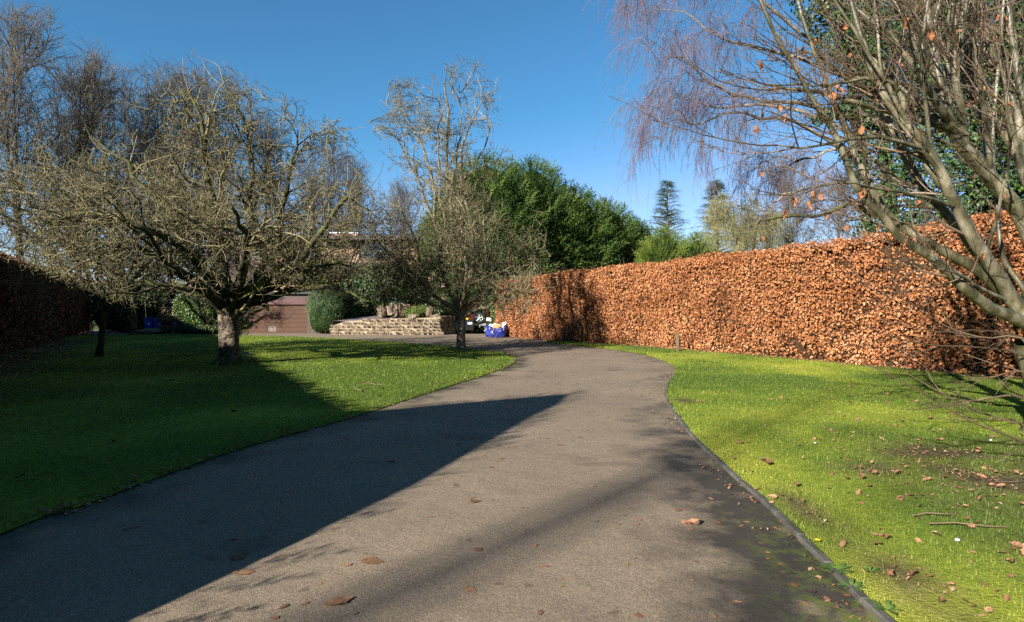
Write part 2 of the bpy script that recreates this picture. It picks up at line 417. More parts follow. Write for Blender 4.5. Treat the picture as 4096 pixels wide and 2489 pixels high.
def lawn_material(name, blade=False):
    m, t = nt(name)
    a1 = t.nodes.new('ShaderNodeAttribute'); a1.attribute_name = 'moss'
    a2 = t.nodes.new('ShaderNodeAttribute'); a2.attribute_name = 'soil'
    a3 = t.nodes.new('ShaderNodeAttribute'); a3.attribute_name = 'rnd'
    tc = t.nodes.new('ShaderNodeTexCoord')
    nz = N_(t, 'ShaderNodeTexNoise'); nz.inputs['Scale'].default_value = 14; nz.inputs['Detail'].default_value = 6; t.links.new(tc.outputs['Object'], nz.inputs[0])
    fac = N_(t, 'ShaderNodeMix'); fac.inputs[0].default_value = .5
    t.links.new((a3.outputs['Fac'] if blade else nz.outputs['Fac']), fac.inputs[2]); t.links.new(a1.outputs['Fac'], fac.inputs[3])
    k = 1.0 if blade else .8
    rp = ramp(t, [(0.12, (.050 * k, .088 * k, .013 * k)), (.40, (.13 * k, .182 * k, .021 * k)), (.66, (.285 * k, .30 * k, .034 * k)), (1, (.43 * k, .39 * k, .10 * k))])
    t.links.new(fac.outputs[0], rp.inputs[0])
    so = ramp(t, [(.2, (.035, .024, .014)), (.55, (.10, .074, .040)), (.9, (.27, .21, .11))] if blade else [(.2, (.030, .020, .012)), (.55, (.075, .052, .030)), (.9, (.15, .115, .06))]); t.links.new((a3.outputs['Fac'] if blade else nz.outputs['Fac']), so.inputs[0])
    mc = N_(t, 'ShaderNodeMix', data_type='RGBA'); t.links.new(a2.outputs['Fac'], mc.inputs[0]); t.links.new(rp.outputs[0], mc.inputs[6]); t.links.new(so.outputs[0], mc.inputs[7])
    bs = t.nodes.new('ShaderNodeBsdfPrincipled'); t.links.new(mc.outputs[2], bs.inputs['Base Color']); bs.inputs['Roughness'].default_value = .6 if blade else .95; bs.inputs['Specular IOR Level'].default_value = .3 if blade else .05
    out = t.nodes.new('ShaderNodeOutputMaterial')
    if blade:
        tr = t.nodes.new('ShaderNodeBsdfTranslucent'); t.links.new(mc.outputs[2], tr.inputs[0]); ms = t.nodes.new('ShaderNodeMixShader'); ms.inputs[0].default_value = .3
        t.links.new(bs.outputs[0], ms.inputs[1]); t.links.new(tr.outputs[0], ms.inputs[2]); t.links.new(ms.outputs[0], out.inputs[0])
    else:
        nb = N_(t, 'ShaderNodeTexNoise'); nb.inputs['Scale'].default_value = 55; nb.inputs['Detail'].default_value = 4; t.links.new(tc.outputs['Object'], nb.inputs[0])
        bm_ = t.nodes.new('ShaderNodeBump'); bm_.inputs['Strength'].default_value = .8; bm_.inputs['Distance'].default_value = .02; t.links.new(nb.outputs['Fac'], bm_.inputs['Height']); t.links.new(bm_.outputs[0], bs.inputs['Normal'])
        t.links.new(bs.outputs[0], out.inputs[0])
    return m
M['lawn'] = lawn_material('lawn_turf'); M['blade'] = lawn_material('grass_blade', True)

def asphalt_material():
    m, t = nt('asphalt')
    tc = t.nodes.new('ShaderNodeTexCoord')
    def noise(s, d=4, r=.55):
        n = N_(t, 'ShaderNodeTexNoise'); n.inputs['Scale'].default_value = s; n.inputs['Detail'].default_value = d; n.inputs['Roughness'].default_value = r; t.links.new(tc.outputs['Object'], n.inputs[0]); return n.outputs['Fac']
    def mrange(src, a, b, c=0., d=1.):
        r = N_(t, 'ShaderNodeMapRange'); r.inputs['From Min'].default_value = a; r.inputs['From Max'].default_value = b; r.inputs['To Min'].default_value = c; r.inputs['To Max'].default_value = d; t.links.new(src, r.inputs[0]); return r.outputs[0]
    def mixc(f, a, b):
        x = N_(t, 'ShaderNodeMix', data_type='RGBA'); t.links.new(f, x.inputs[0])
        for q, i in ((a, 6), (b, 7)):
            if isinstance(q, tuple): x.inputs[i].default_value = (*q, 1)
            else: t.links.new(q, x.inputs[i])
        return x.outputs[2]
    vo = N_(t, 'ShaderNodeTexVoronoi'); vo.inputs['Scale'].default_value = 190; t.links.new(tc.outputs['Object'], vo.inputs[0])
    agg = ramp(t, [(0, (.106, .076, .047)), (.4, (.165, .121, .078)), (.75, (.220, .163, .105)), (1, (.335, .255, .17))])
    sepc = t.nodes.new('ShaderNodeSeparateColor'); t.links.new(vo.outputs['Color'], sepc.inputs[0]); t.links.new(sepc.outputs[0], agg.inputs[0])
    col = agg.outputs[0]
    big = mrange(noise(.55, 5), .35, .7)
    col = mixc(mrange(big, 0, 1, 0, .5), col, (.100, .076, .052))
    warm = mrange(noise(1.7, 5), .55, .75, 0, .25)
    col = mixc(warm, col, (.215, .155, .100))
    # damp dirt that gathers along the kerb and the lawn edge
    ed = t.nodes.new('ShaderNodeAttribute'); ed.attribute_name = 'edge'
    br = N_(t, 'ShaderNodeMath', operation='MULTIPLY'); t.links.new(ed.outputs['Fac'], br.inputs[0]); t.links.new(mrange(noise(1.3, 7, .62), .32, .68, .0, 1.9), br.inputs[1])
    damp = mrange(br.outputs[0], .18, .8)
    col = mixc(mrange(damp, 0, 1, 0, .88), col, (.020, .017, .013))
    ms = t.nodes.new('ShaderNodeAttribute'); ms.attribute_name = 'moss'
    mm = N_(t, 'ShaderNodeMath', operation='MULTIPLY'); t.links.new(ms.outputs['Fac'], mm.inputs[0]); t.links.new(mrange(noise(7, 7, .75), .47, .56), mm.inputs[1])
    col = mixc(mm.outputs[0], col, (.085, .105, .012))
    spots = mrange(noise(4.5, 3), .66, .70, 0, .65)
    col = mixc(spots, col, (.075, .045, .028))
    col = mixc(mrange(noise(.9, 6, .6), .57, .70, 0, .62), col, (.055, .044, .034))
    bs = t.nodes.new('ShaderNodeBsdfPrincipled'); t.links.new(col, bs.inputs['Base Color'])
    t.links.new(mrange(damp, 0, 1, .82, .62), bs.inputs['Roughness']); bs.inputs['Specular IOR Level'].default_value = .3
    b1 = t.nodes.new('ShaderNodeBump'); b1.inputs['Strength'].default_value = .55; b1.inputs['Distance'].default_value = .004; t.links.new(vo.outputs['Distance'], b1.inputs['Height'])
    b2 = t.nodes.new('ShaderNodeBump'); b2.inputs['Strength'].default_value = .5; b2.inputs['Distance'].default_value = .03; t.links.new(noise(3, 6), b2.inputs['Height']); t.links.new(b1.outputs[0], b2.inputs['Normal'])
    t.links.new(b2.outputs[0], bs.inputs['Normal'])
    out = t.nodes.new('ShaderNodeOutputMaterial'); t.links.new(bs.outputs[0], out.inputs[0])
    return m
M['asphalt'] = asphalt_material()

# ------------------------------------------------------------------ ground, drive, lawns
def set_attr(me, name, vals):
    a = me.attributes.get(name) or me.attributes.new(name, 'FLOAT', 'POINT'); a.data.foreach_set('value', np.asarray(vals, np.float32))

def inside(poly, x, y):
    poly = np.asarray(poly); r = np.zeros(len(x), bool); n = len(poly)
    for i in range(n):
        x1, y1 = poly[i]; x2, y2 = poly[(i + 1) % n]
        c = ((y1 > y) != (y2 > y)) & (x < (x2 - x1) * (y - y1) / (y2 - y1 + 1e-12) + x1); r ^= c
    return r

def dist_poly(pts, x, y):
    d = np.full(len(x), 1e9); pts = np.asarray(pts, float)
    for a, b in zip(pts[:-1], pts[1:]):
        ab = b - a; t = np.clip(((x - a[0]) * ab[0] + (y - a[1]) * ab[1]) / (ab @ ab + 1e-12), 0, 1)
        d = np.minimum(d, np.hypot(x - a[0] - t * ab[0], y - a[1] - t * ab[1]))
    return d

left_edge = [(-3.6, -9), (-3.62, 0), (-3.61, 4.23), (-3.49, 4.75), (-3.35, 5.61), (-3.05, 6.97), (-2.34, 8.83), (-1.48, 11.76), (-.44, 15.25), (.04, 17.57), (.11, 19.3), (-.26, 21.5), (-1.9, 24.3), (-4.39, 27.35), (-9.67, 32.32), (-15.31, 35.6), (-20.03, 36.9), (-28.5, 37.2)]
LE = smooth_path([(a, b, 0) for a, b in left_edge], 160)[:, :2]
right_edge = [(1.75, -9), (1.8, 0), (1.88, 2.4), (1.91, 3.07), (1.96, 3.69), (2.08, 4.85), (2.14, 5.98), (2.3, 7.79), (2.72, 10.5), (3.2, 12.39), (3.95, 14.6), (4.42, 16.4), (4.64, 18.3), (4.5, 21.7), (3.29, 25.25), (1.6, 28.6)]
RE = smooth_path([(a, b, 0) for a, b in right_edge], 150)[:, :2]
hedge_base = [(13.9, 9.3), (12.7, 11.4), (11.54, 13.52), (10.36, 15.44), (8.86, 18.6), (7.0, 22.33), (5.39, 25.26), (2.4, 30.0), (.44, 33.1), (-.75, 35.4)]
LH = lambda y: -5.6 - .57 * y                      # face of the left hedge

def cdt_sheet(poly, step, zf, y_fine=None):
    poly = np.asarray(poly, float); lo, hi = poly.min(0), poly.max(0)
    gx, gy = np.meshgrid(np.arange(lo[0], hi[0], step), np.arange(lo[1], hi[1], step)); gx = gx.ravel() + rng.normal(size=gx.size) * step * .1; gy = gy.ravel() + rng.normal(size=gy.size) * step * .1
    cl = np.vstack([poly, poly[:1]])
    ok = inside(poly, gx, gy) & (dist_poly(cl, gx, gy) > step * .35)
    pts = [Vector(p) for p in poly] + [Vector((a, b)) for a, b in zip(gx[ok], gy[ok])]
    ed = [(i, (i + 1) % len(poly)) for i in range(len(poly))]
    v, e, f, *_ = delaunay_2d_cdt(pts, ed, [], 1, 1e-5)
    V = np.array([(p.x, p.y) for p in v]); F = np.array([t for t in f if len(t) == 3])
    Z = zf(V[:, 0], V[:, 1])
    return np.column_stack([V, Z]), F

g = MB(); gx, gy = np.meshgrid(np.linspace(-600, 600, 41), np.linspace(-300, 900, 41), indexing='ij')
surf(g, np.stack([gx, gy, np.full_like(gx, -.06)], -1))
M['field'] = material('field', [(0, (.03, .045, .012)), (.5, (.06, .075, .02)), (1, (.09, .08, .04))], scale=.15, rough=1, spec=.05)
tag(g.build('ground', M['field']), kind='structure')

drive_poly = [(6, -9), (6, 26), (3.5, 34), (3, 46), (-32, 46), (-33, 35), (-13, 30), (-5, 12), (-5, -9)]
V, F = cdt_sheet(drive_poly, .3, lambda x, y: np.zeros_like(x))
dm = MB(); dm.add(V, F); drive = tag(dm.build('driveway', M['asphalt']), kind='structure')
dr = dist_poly(RE, V[:, 0], V[:, 1]); dl = dist_poly(LE, V[:, 0], V[:, 1])
near = np.clip((13 - V[:, 1]) / 9, .35, 1)
set_attr(drive.data, 'edge', np.maximum(np.clip(1.15 - dr / 1.25, 0, 1) * near, np.clip(.85 - dl / .8, 0, 1)))
set_attr(drive.data, 'moss', np.maximum(np.clip(1.25 - dr / .45, 0, 1) * np.clip((5.2 - V[:, 1]) / 1.8, 0.12, 1), np.clip(.6 - dl / .5, 0, 1)))

soil_spots = [(3.9, 5.75, .75, .5), (4.3, 5.3, .6, .4), (4.6, 6.6, .9, .45), (5.2, 4.6, 1.0, .7), (4.4, 4.1, .5, .5), (2.3, 3.5, .2, .8), (2.25, 4.7, .14, .5), (4.9, 3.5, .9, .6), (2.95, 10.2, .18, .4)]
def soil_at(x, y):
    s = np.zeros_like(x)
    for cx, cy, rx, ry in soil_spots:
        s = np.maximum(s, np.clip(1.5 - 1.2 * np.hypot((x - cx) / rx, (y - cy) / ry), 0, 1))
    s = s * np.clip(fnoise(x * 2.3, y * 2.3, 5) * 2.4 - .45, 0, 1)
    s = np.maximum(s, .95 * np.clip((x - 2.7 - .18 * (y - 3)) / 1.3, 0, 1) * np.clip((7.6 - y) / 2.0, 0, 1) * np.clip(fnoise(x * 1.7, y * 1.7, 25) * 2.6 - .6, 0, 1))
    s = np.maximum(s, np.clip(1 - dist_poly(hedge_base, x, y) / .55, 0, 1) * fnoise(x * 3, y * 3, 9))
    s = np.maximum(s, np.clip(1.3 - (x - LH(y)) / 2.2, 0, 1) * np.clip(fnoise(x * 1.3, y * 1.3, 19) * 2 - .4, 0, 1) * (x < -3))
    return np.clip(s, 0, 1)
def moss_at(x, y):
    return np.where(x < .5, .62, 1.) * np.clip((fnoise(x * .55, y * .45, 3) - .36) * 2.5 * .72 + .34 * (fnoise(x * 2.6, y * 2.6, 31) - .2), 0, 1)

def lawn_z(edge, amp):
    def f(x, y):
        d = dist_poly(edge, x, y)
        return .012 + .035 * np.clip(d / .25, 0, 1) + amp * (fnoise(x * .8, y * .8, 7) - .5) * np.clip(d / 1.5, 0, 1)
    return f

lz = lawn_z(LE, .06); rz = lawn_z(RE, .07)
lawn_l_poly = list(map(tuple, LE)) + [(LH(43) + .2, 43), (LH(37.5) - 1, 37.5), (LH(20) - 1, 20), (LH(4) - 1, 4), (-7.5, -9)]
lawn_l_poly = list(map(tuple, LE[:-1])) + [(-28.5, 37.2), (LH(20) - 1, 20), (LH(4) - 1, 4), (-8.5, -9)]
lawn_r_poly = list(map(tuple, RE)) + [(1.9, 31.2), (3.6, 30.5), (6.4, 26), (8.2, 22.8), (10, 19.2), (12, 15.6), (15.5, 9.8), (16, -9)]
for nm, poly, zf in (('lawn_left', lawn_l_poly, lz), ('lawn_right', lawn_r_poly, rz)):
    V, F = cdt_sheet(poly, .33, zf); b = MB(); b.add(V, F); o = tag(b.build(nm, M['lawn']), kind='structure')
    set_attr(o.data, 'moss', moss_at(V[:, 0], V[:, 1])); set_attr(o.data, 'soil', soil_at(V[:, 0], V[:, 1]))

def blades(name, label, poly, zf, bands, edge):
    mb = MB(); mo = []; so = []
    P = np.asarray(poly)
    for (y0, y1, x0, x1, dens, h, w) in bands:
        n = int((y1 - y0) * (x1 - x0) * dens); x = rng.uniform(x0, x1, n); y = rng.uniform(y0, y1, n)
        ok = inside(P, x, y); ok &= np.abs(x / np.maximum(y, .3)) < .95 + .8 / np.maximum(y, .5); x, y = x[ok], y[ok]
        s = soil_at(x, y); ok = rng.random(len(x)) > s * .82; x, y, s = x[ok], y[ok], s[ok]
        m = moss_at(x, y); d = dist_poly(edge, x, y)
        k = len(x)
        if not k: continue
        hh = h * (rng.uniform(.5, 1.35, k) + .9 * (rng.random(k) < .05)) * (1.15 - .55 * m) * (1 + .5 * (d < .12)); az = rng.uniform(0, 2 * math.pi, k); lean = rng.uniform(.15, 1.1, k)
        z = zf(x, y) - .004
        b = np.stack([x, y, z], 1); sd = np.stack([np.cos(az), np.sin(az), np.zeros(k)], 1) * (w * rng.uniform(.7, 1.3, k))[:, None]
        fw = np.stack([-np.sin(az), np.cos(az), np.zeros(k)], 1)
        tip = b + fw * (hh * np.sin(lean))[:, None] + np.array([0, 0, 1.]) * (hh * np.cos(lean))[:, None]
        V = np.stack([b - sd, b + sd, tip], 1).reshape(-1, 3); F = np.arange(3 * k).reshape(-1, 3)
        r = rng.random(k); mb.add(V, F, np.repeat(r, 3)); mo.append(np.repeat(m, 3)); so.append(np.repeat(np.where(rng.random(k) < .08, 1., s * .75), 3))
    o = tag(mb.build(name, M['blade'], smooth=False), label, 'grass', kind='stuff')
    set_attr(o.data, 'moss', np.concatenate(mo)); set_attr(o.data, 'soil', np.concatenate(so)); return o
blades('grass', 'short bright mossy grass on the sunlit right-hand lawn', lawn_r_poly, rz,
       [(2.4, 5.5, 1.8, 7.2, 7000, .025, .0017), (5.5, 9, 2.0, 9.5, 3300, .028, .0025), (9, 15, 2.4, 13.5, 1200, .032, .0042), (15, 27, 3, 12, 420, .04, .007)], RE)
blades('grass', 'short grass on the shaded left-hand lawn under the bare trees', lawn_l_poly, lz,
       [(3.5, 8, -8, -2.5, 1500, .034, .0030), (8, 14, -13, -.9, 900, .036, .0045), (14, 22, -17, .3, 420, .038, .007), (22, 37, -28, 0, 130, .045, .012)], LE)

# edging kerb, laid stone by stone
kb = thing('kerb_edging', 'narrow grey concrete edging between the drive and right lawn', 'kerb', (1.9, 3, 0))
cum = np.concatenate([[0], np.cumsum(np.hypot(*np.diff(RE, axis=0).T))])
s = cum[np.argmin(np.abs(RE[:, 1] - 1.0))]; s_end = cum[np.argmin(np.abs(RE[:, 1] - 14.5))]
i = 0
while s < s_end:
    ln = .46 if RE[np.searchsorted(cum, s) % len(RE), 1] < 8 else .6
    a = np.array([np.interp(s, cum, RE[:, q]) for q in (0, 1)]); b = np.array([np.interp(s + ln - .008, cum, RE[:, q]) for q in (0, 1)])
    c = (a + b) / 2; d = b - a; L = np.hypot(*d); th = math.atan2(d[1], d[0]); tz = .030 + rng.normal() * .004
    mb = MB(); cbox(mb, c[0] - L / 2, c[0] + L / 2, c[1] - .026, c[1] + .026, -.05, tz, b=.007, rot=th + rng.normal() * .012, a=rng.random()); mb.build('edging_stone', M['concrete'], kb, smooth=False); s += ln

# ------------------------------------------------------------------ hedges
def hedge(name, label, path, H, width, side, n_leaf, size, lmat, parts=0, core_in=.22, bulge=.2, w_of_s=None, shoots=0, top_f=.22, gaps=None, loc=None):
    """path = base line of the visible face; side = +1/-1: the body lies to the left/right of the path direction"""
    path = np.asarray(path, float)
    t = thing(name, label, 'hedge', loc if loc is not None else (*path[len(path) // 2], 0))
    Q = smooth_path(np.column_stack([path, np.zeros(len(path))]), 200)[:, :2]
    cs = np.concatenate([[0], np.cumsum(np.hypot(*np.diff(Q, axis=0).T))]); Ltot = cs[-1]
    def base(s): return np.stack([np.interp(s, cs, Q[:, 0]), np.interp(s, cs, Q[:, 1])], -1)
    def nrm(s):
        a = base(np.clip(s - .15, 0, Ltot)); b = base(np.clip(s + .15, 0, Ltot)); d = unit(b - a); return np.stack([d[:, 1], -d[:, 0]], -1) * side   # outward of the face
    Hs = lambda s: np.interp(s, *H) if not np.isscalar(H) else np.full(np.shape(s), H)
    # surface sample: u in [0,1] runs up the face, over the top and down the back
    def sample(s, u, dep):
        h = Hs(s); per = h + width + h * .12; q = u * per
        f = q < h; tp = (~f) & (q < h + width)
        off = np.where(f, 0, np.where(tp, q - h, width)); z = np.where(f, q, np.where(tp, h, h - (q - h - width)))
        bl = (fnoise(s * .55, z * .7 + off, 41) - .5) * bulge * 2 + (fnoise(s * 2.1, z * 2.1 + off * 2, 43, 2) - .5) * bulge * .9
        r = .22; ed = np.clip((z - (h - r)) / r, 0, 1) * (off < r) * np.clip((r - off) / r, 0, 1)
        n = nrm(s); b = base(s)
        out = np.where(f, 1., np.where(tp, 0., -1.)); up = np.where(tp, 1., 0.)
        hor = -off + out * (bl - dep) - ed * .10; zz = z + up * (bl * .6 - dep) - ed * .05
        P = np.stack([b[:, 0] + n[:, 0] * hor, b[:, 1] + n[:, 1] * hor, np.maximum(zz, .03)], -1)
        Nn = np.stack([n[:, 0] * out, n[:, 1] * out, up + ed * .7], -1)
        return P, unit(Nn)
    mb = MB(); n = n_leaf
    s = rng.uniform(-.0, Ltot, n)
    if w_of_s is not None:
        keep = rng.random(n) < w_of_s(s / Ltot); s = s[keep]; n = len(s)
    u = rng.random(n); hfr = 1 / 1.7
    P, Nn = sample(s, u, np.abs(rng.normal(size=n)) * .12 - .05)
    if gaps is not None:
        k = rng.random(n) > gaps(s, P[:, 2], P); P, Nn, s = P[k], Nn[k], s[k]; n = len(P)
    nn = Nn * .75 + rng.normal(size=(n, 3)) * .62; ax = rng.normal(size=(n, 3)) + np.array([0, 0, -.55])
    A, B, Nf = frames(nn, ax); sz = size * rng.uniform(.5, 1.45, n)
    np_ = min(parts, n)
    if np_:
        d = np.hypot(P[:, 0], P[:, 1] - 0) + 100 * (np.abs(P[:, 0] / P[:, 1]) > .84) + 100 * (Nn[:, 1] > -.1) + 3 * rng.random(n); sel = np.argsort(d)[:np_]
    else: sel = np.array([], int)
    rest = np.ones(n, bool); rest[sel] = False
    scatter(mb, LEAF_T, LEAF_F, P[rest], A[rest], B[rest], Nf[rest], sz[rest])
    fo = tag(mb.build('foliage', lmat, t, smooth=False), kind='stuff')
    lm = []
    for k in range(6 if np_ else 0):
        q = MB(); q.add(np.array(LEAF_T), np.array(LEAF_F), rng.random()); lm.append(q.mesh('leaf', lmat, False))
    from mathutils import Matrix
    og = origin(t)
    for k, i in enumerate(sel):
        o = bpy.data.objects.new('leaf', lm[k % 6]); C.objects.link(o); o.parent = t
        mt = Matrix(((A[i, 0], B[i, 0], Nf[i, 0]), (A[i, 1], B[i, 1], Nf[i, 1]), (A[i, 2], B[i, 2], Nf[i, 2])))
        o.location = P[i] - og; o.rotation_euler = mt.to_euler(); o.scale = (sz[i],) * 3
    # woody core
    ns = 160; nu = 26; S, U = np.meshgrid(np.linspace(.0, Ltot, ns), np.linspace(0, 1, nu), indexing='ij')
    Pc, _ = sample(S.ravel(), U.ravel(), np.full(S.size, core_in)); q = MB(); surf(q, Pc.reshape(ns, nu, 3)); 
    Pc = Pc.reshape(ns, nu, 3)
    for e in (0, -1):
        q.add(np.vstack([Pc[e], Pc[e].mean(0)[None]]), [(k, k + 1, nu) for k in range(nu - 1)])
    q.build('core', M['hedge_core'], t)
    # end cap leaves (both ends) and twigs
    tw = MB(); k = max(60, n // 35)
    s = rng.uniform(0, Ltot, k); u = rng.uniform(0.02, .55, k); P, Nn = sample(s, u, np.full(k, .18)); d = unit(Nn * .8 + rng.normal(size=(k, 3)) * .5 + np.array([0, 0, .5]))
    ln = rng.uniform(.12, .34, k)[:, None]; PP = np.stack([P, P + d * ln * .5, P + d * ln + rng.normal(size=(k, 3)) * .03], 1)
    add_tubes(tw, PP, np.repeat(np.array([[.006, .005, .002]]), k, 0), 3)
    if shoots:
        k = shoots; s = rng.uniform(0, Ltot, k); h = Hs(s); u = (h + rng.uniform(.02, .6, k) * width) / (h * 1.12 + width); P, _ = sample(s, u, np.full(k, .1))
        d = unit(np.array([0, 0, 1.]) + rng.normal(size=(k, 3)) * .22); ln = rng.uniform(.15, .55, k)[:, None]
        PP = np.stack([P, P + d * ln * .5, P + d * ln + rng.normal(size=(k, 3)) * .04], 1); add_tubes(tw, PP, np.repeat(np.array([[.007, .005, .003]]), k, 0), 3)
    tag(tw.build('twigs', M['hedge_twig'], t), kind='stuff')
    return t, sample, Ltot

hp = list(hedge_base) + [(-.95, 36.4), (-.6, 37.3)]
rgap = lambda s, z, P: np.where((P[:, 0] > 7.2) & (P[:, 0] < 10.6) & (z < 1.25), .34 * np.clip(1.3 - z, 0, 1) * (fnoise(s * 1.2, z * 2, 77) > .45), 0) + .5 * np.clip((fnoise(s * 1.3, z * 1.7, 78) - .52) * 6, 0, 1) + .25 * np.clip((P[:, 0] - 6.5) / 5, 0, 1)
hd, hs_sample, hL = hedge('beech_hedge', 'tall clipped copper-leaved beech hedge curving along the right lawn', hp,
      ([0, 5, 10, 16, 22, 27, 31], [4.05, 3.85, 3.58, 3.50, 3.46, 3.36, 3.2]), 1.3, -1, 165000, .076, M['beech_leaf'], parts=300, shoots=260, gaps=rgap, bulge=.27)
lp = [(LH(y), y) for y in (3.2, 8, 14, 20, 26, 32, 38, 44)]
hedge('beech_hedge', 'dark shaded beech hedge along the far left side of the lawn', lp, 3.5, 1.2, 1, 32000, .12, M['beech_shaded'], loc=(LH(20), 20, 0))

# ------------------------------------------------------------------ trees
def crown_steer(c, r, k=.35):
    c = np.asarray(c, float); r = np.asarray(r, float)
    def f(P):
        d = (P - c) / r; q = np.linalg.norm(d, axis=-1, keepdims=True)
        return -d / np.maximum(q, 1e-6) * np.clip(q - .85, 0, .8) * k * 4
    return f

def trunk_mesh(mb, pts, radii, k=14, n=14, flare=.0, lump=.06):
    P = smooth_path(pts, n); R = np.interp(np.linspace(0, 1, n), np.linspace(0, 1, len(radii)), radii)
    V, F = tubes(P[None], R[None], k)
    V = V.reshape(n, k, 3); a = np.arange(k) * 2 * math.pi / k
    for i in range(n):
        f = 1 + lump * np.sin(a * 3 + i * .35) + lump * .8 * np.sin(a * 5 + 1.7 - i * .5) + rng.normal(size=k) * lump * .35
        if flare and i < n * .28: f = f + flare * (1 - i / (n * .28)) ** 2 * (1 + .6 * np.sin(a * 4 + .6))
        V[i] = P[i] + (V[i] - P[i]) * f[:, None]
    mb.add(V.reshape(-1, 3), F); return P, R

def limb_tree(name, label, base, trunk_pts, trunk_r, limbs, mats, levels, steer=None, loc=None, wob=.02, group=None, flare=.35):
    """trunk and limbs are given as points, everything finer is grown from them"""
    t = thing(name, label, 'tree', base, group)
    mb = MB(); trunk_mesh(mb, trunk_pts, trunk_r, flare=flare); mb.build('trunk', mats[0], t)
    LP = []; LR = []
    for pts, r0, r1 in limbs:
        P = smooth_path(pts, 12); P[2:] += rng.normal(size=(10, 3)) * wob * 3
        R = r0 * (1 - np.linspace(0, 1, 12)) ** .8 * (1 - r1 / r0) + r1
        mb = MB(); V, F = tubes(P[None], R[None] , 9); V += rng.normal(size=V.shape) * .05 * np.repeat(R, 9)[:, None]; mb.add(V, F, rng.random()); mb.build('limb', mats[1], t)
        LP.append(P); LR.append(R)
    P = np.array(LP); R = np.array(LR)
    cr = MB(); cur = (P, R)
    for lv in levels:
        kw = dict(lv); k = kw.pop('k', 3); cont = kw.pop('cont', True); m = kw.pop('into', None)
        Q = grow(cur[0], cur[1], steer=steer, **kw)
        add_tubes(cr, Q[0], Q[1], k)
        if cont: cur = Q
    tag(cr.build('crown', mats[2], t), kind='stuff')
    return t

# --- the big old apple tree
Y1 = 16.84; b1 = np.array([-7.96, Y1, 0.0])
def L1(*pp): return [at(x, y, Y1 + dy) for x, y, dy in pp]
limbs1 = [
 (L1((224, 312, 0), (212, 294, -.1), (192, 277, -.3), (165, 262, -.6), (130, 250, -.9), (90, 240, -1.0), (45, 232, -.8)), .17, .02),
 (L1((226, 308, 0), (214, 283, .1), (196, 255, .2), (174, 228, .2), (150, 192, .3), (122, 160, .5), (92, 138, .6)), .16, .02),
 (L1((229, 308, 0), (227, 275, -.2), (222, 238, -.5), (213, 195, -.6), (206, 150, -.6), (196, 112, -.6), (188, 85, -.6)), .14, .02),
 (L1((232, 306, 0), (244, 268, .2), (252, 230, .4), (251, 190, .5), (246, 145, .5), (244, 112, .4), (226, 78, .3)), .14, .018),
 (L1((235, 308, 0), (256, 276, .3), (274, 243, .5), (285, 205, .5), (290, 168, .4), (300, 132, .3)), .12, .018),
 (L1((238, 312, 0), (262, 292, -.2), (288, 276, -.3), (310, 250, -.3), (330, 217, -.3), (350, 196, -.2), (366, 191, 0)), .14, .015),
 (L1((232, 314, 0), (248, 311, -.25), (270, 307, -.45)), .10, .055),
 (L1((238, 306, 0), (272, 297, -.5), (308, 287, -1.0), (342, 289, -1.4), (368, 303, -1.5)), .12, .015),
 (L1((230, 306, -.1), (240, 280, -1.2), (246, 250, -2.4), (240, 222, -3.4), (236, 205, -3.9)), .13, .015),
 (L1((226, 306, .1), (222, 276, 1.2), (212, 240, 2.4), (205, 205, 3.4), (200, 180, 3.9)), .13, .015),
 (L1((220, 306, 0), (192, 293, .5), (160, 286, 1.0), (128, 284, 1.6), (98, 288, 2.0)), .12, .015),
 (L1((224, 310, 0), (200, 288, -1.0), (172, 264, -2.0), (148, 236, -2.9), (125, 225, -3.4)), .12, .015),
 (L1((236, 308, 0), (262, 284, 1.2), (285, 262, 2.3), (308, 240, 3.0), (330, 238, 3.4)), .12, .015)]
limbs1 += [(L1((238, 304, 0), (282, 275, -.8), (328, 262, -1.3), (372, 272, -1.6)), .10, .015), (L1((238, 304, 0), (285, 262, 1.4), (325, 245, 2.2), (360, 240, 2.6)), .09, .015), (L1((226, 300, 0), (180, 250, -1.6), (130, 225, -2.4), (80, 215, -2.8), (40, 222, -3)), .11, .015)]
c1 = at(192, 205, Y1); st1 = crown_steer((c1[0], Y1, 4.45), (5.4, 4.9, 3.75), .10)
def kp1(P):
    d = np.hypot(P[:, 0] - b1[0], P[:, 1] - b1[1]); lim = np.interp(d, [0, 1.2, 2.5, 4, 6], [2.75, 2.35, 1.9, 1.7, 2.0]); env = ((P[:, 0] - c1[0]) / 5.5) ** 2 + ((P[:, 1] - Y1) / 5.0) ** 2 + ((P[:, 2] - 4.45) / 3.75) ** 2; return (P[:, 2] > lim + rng.normal(size=len(P)) * .18) & (env < .95 + .3 * rng.random(len(P)))
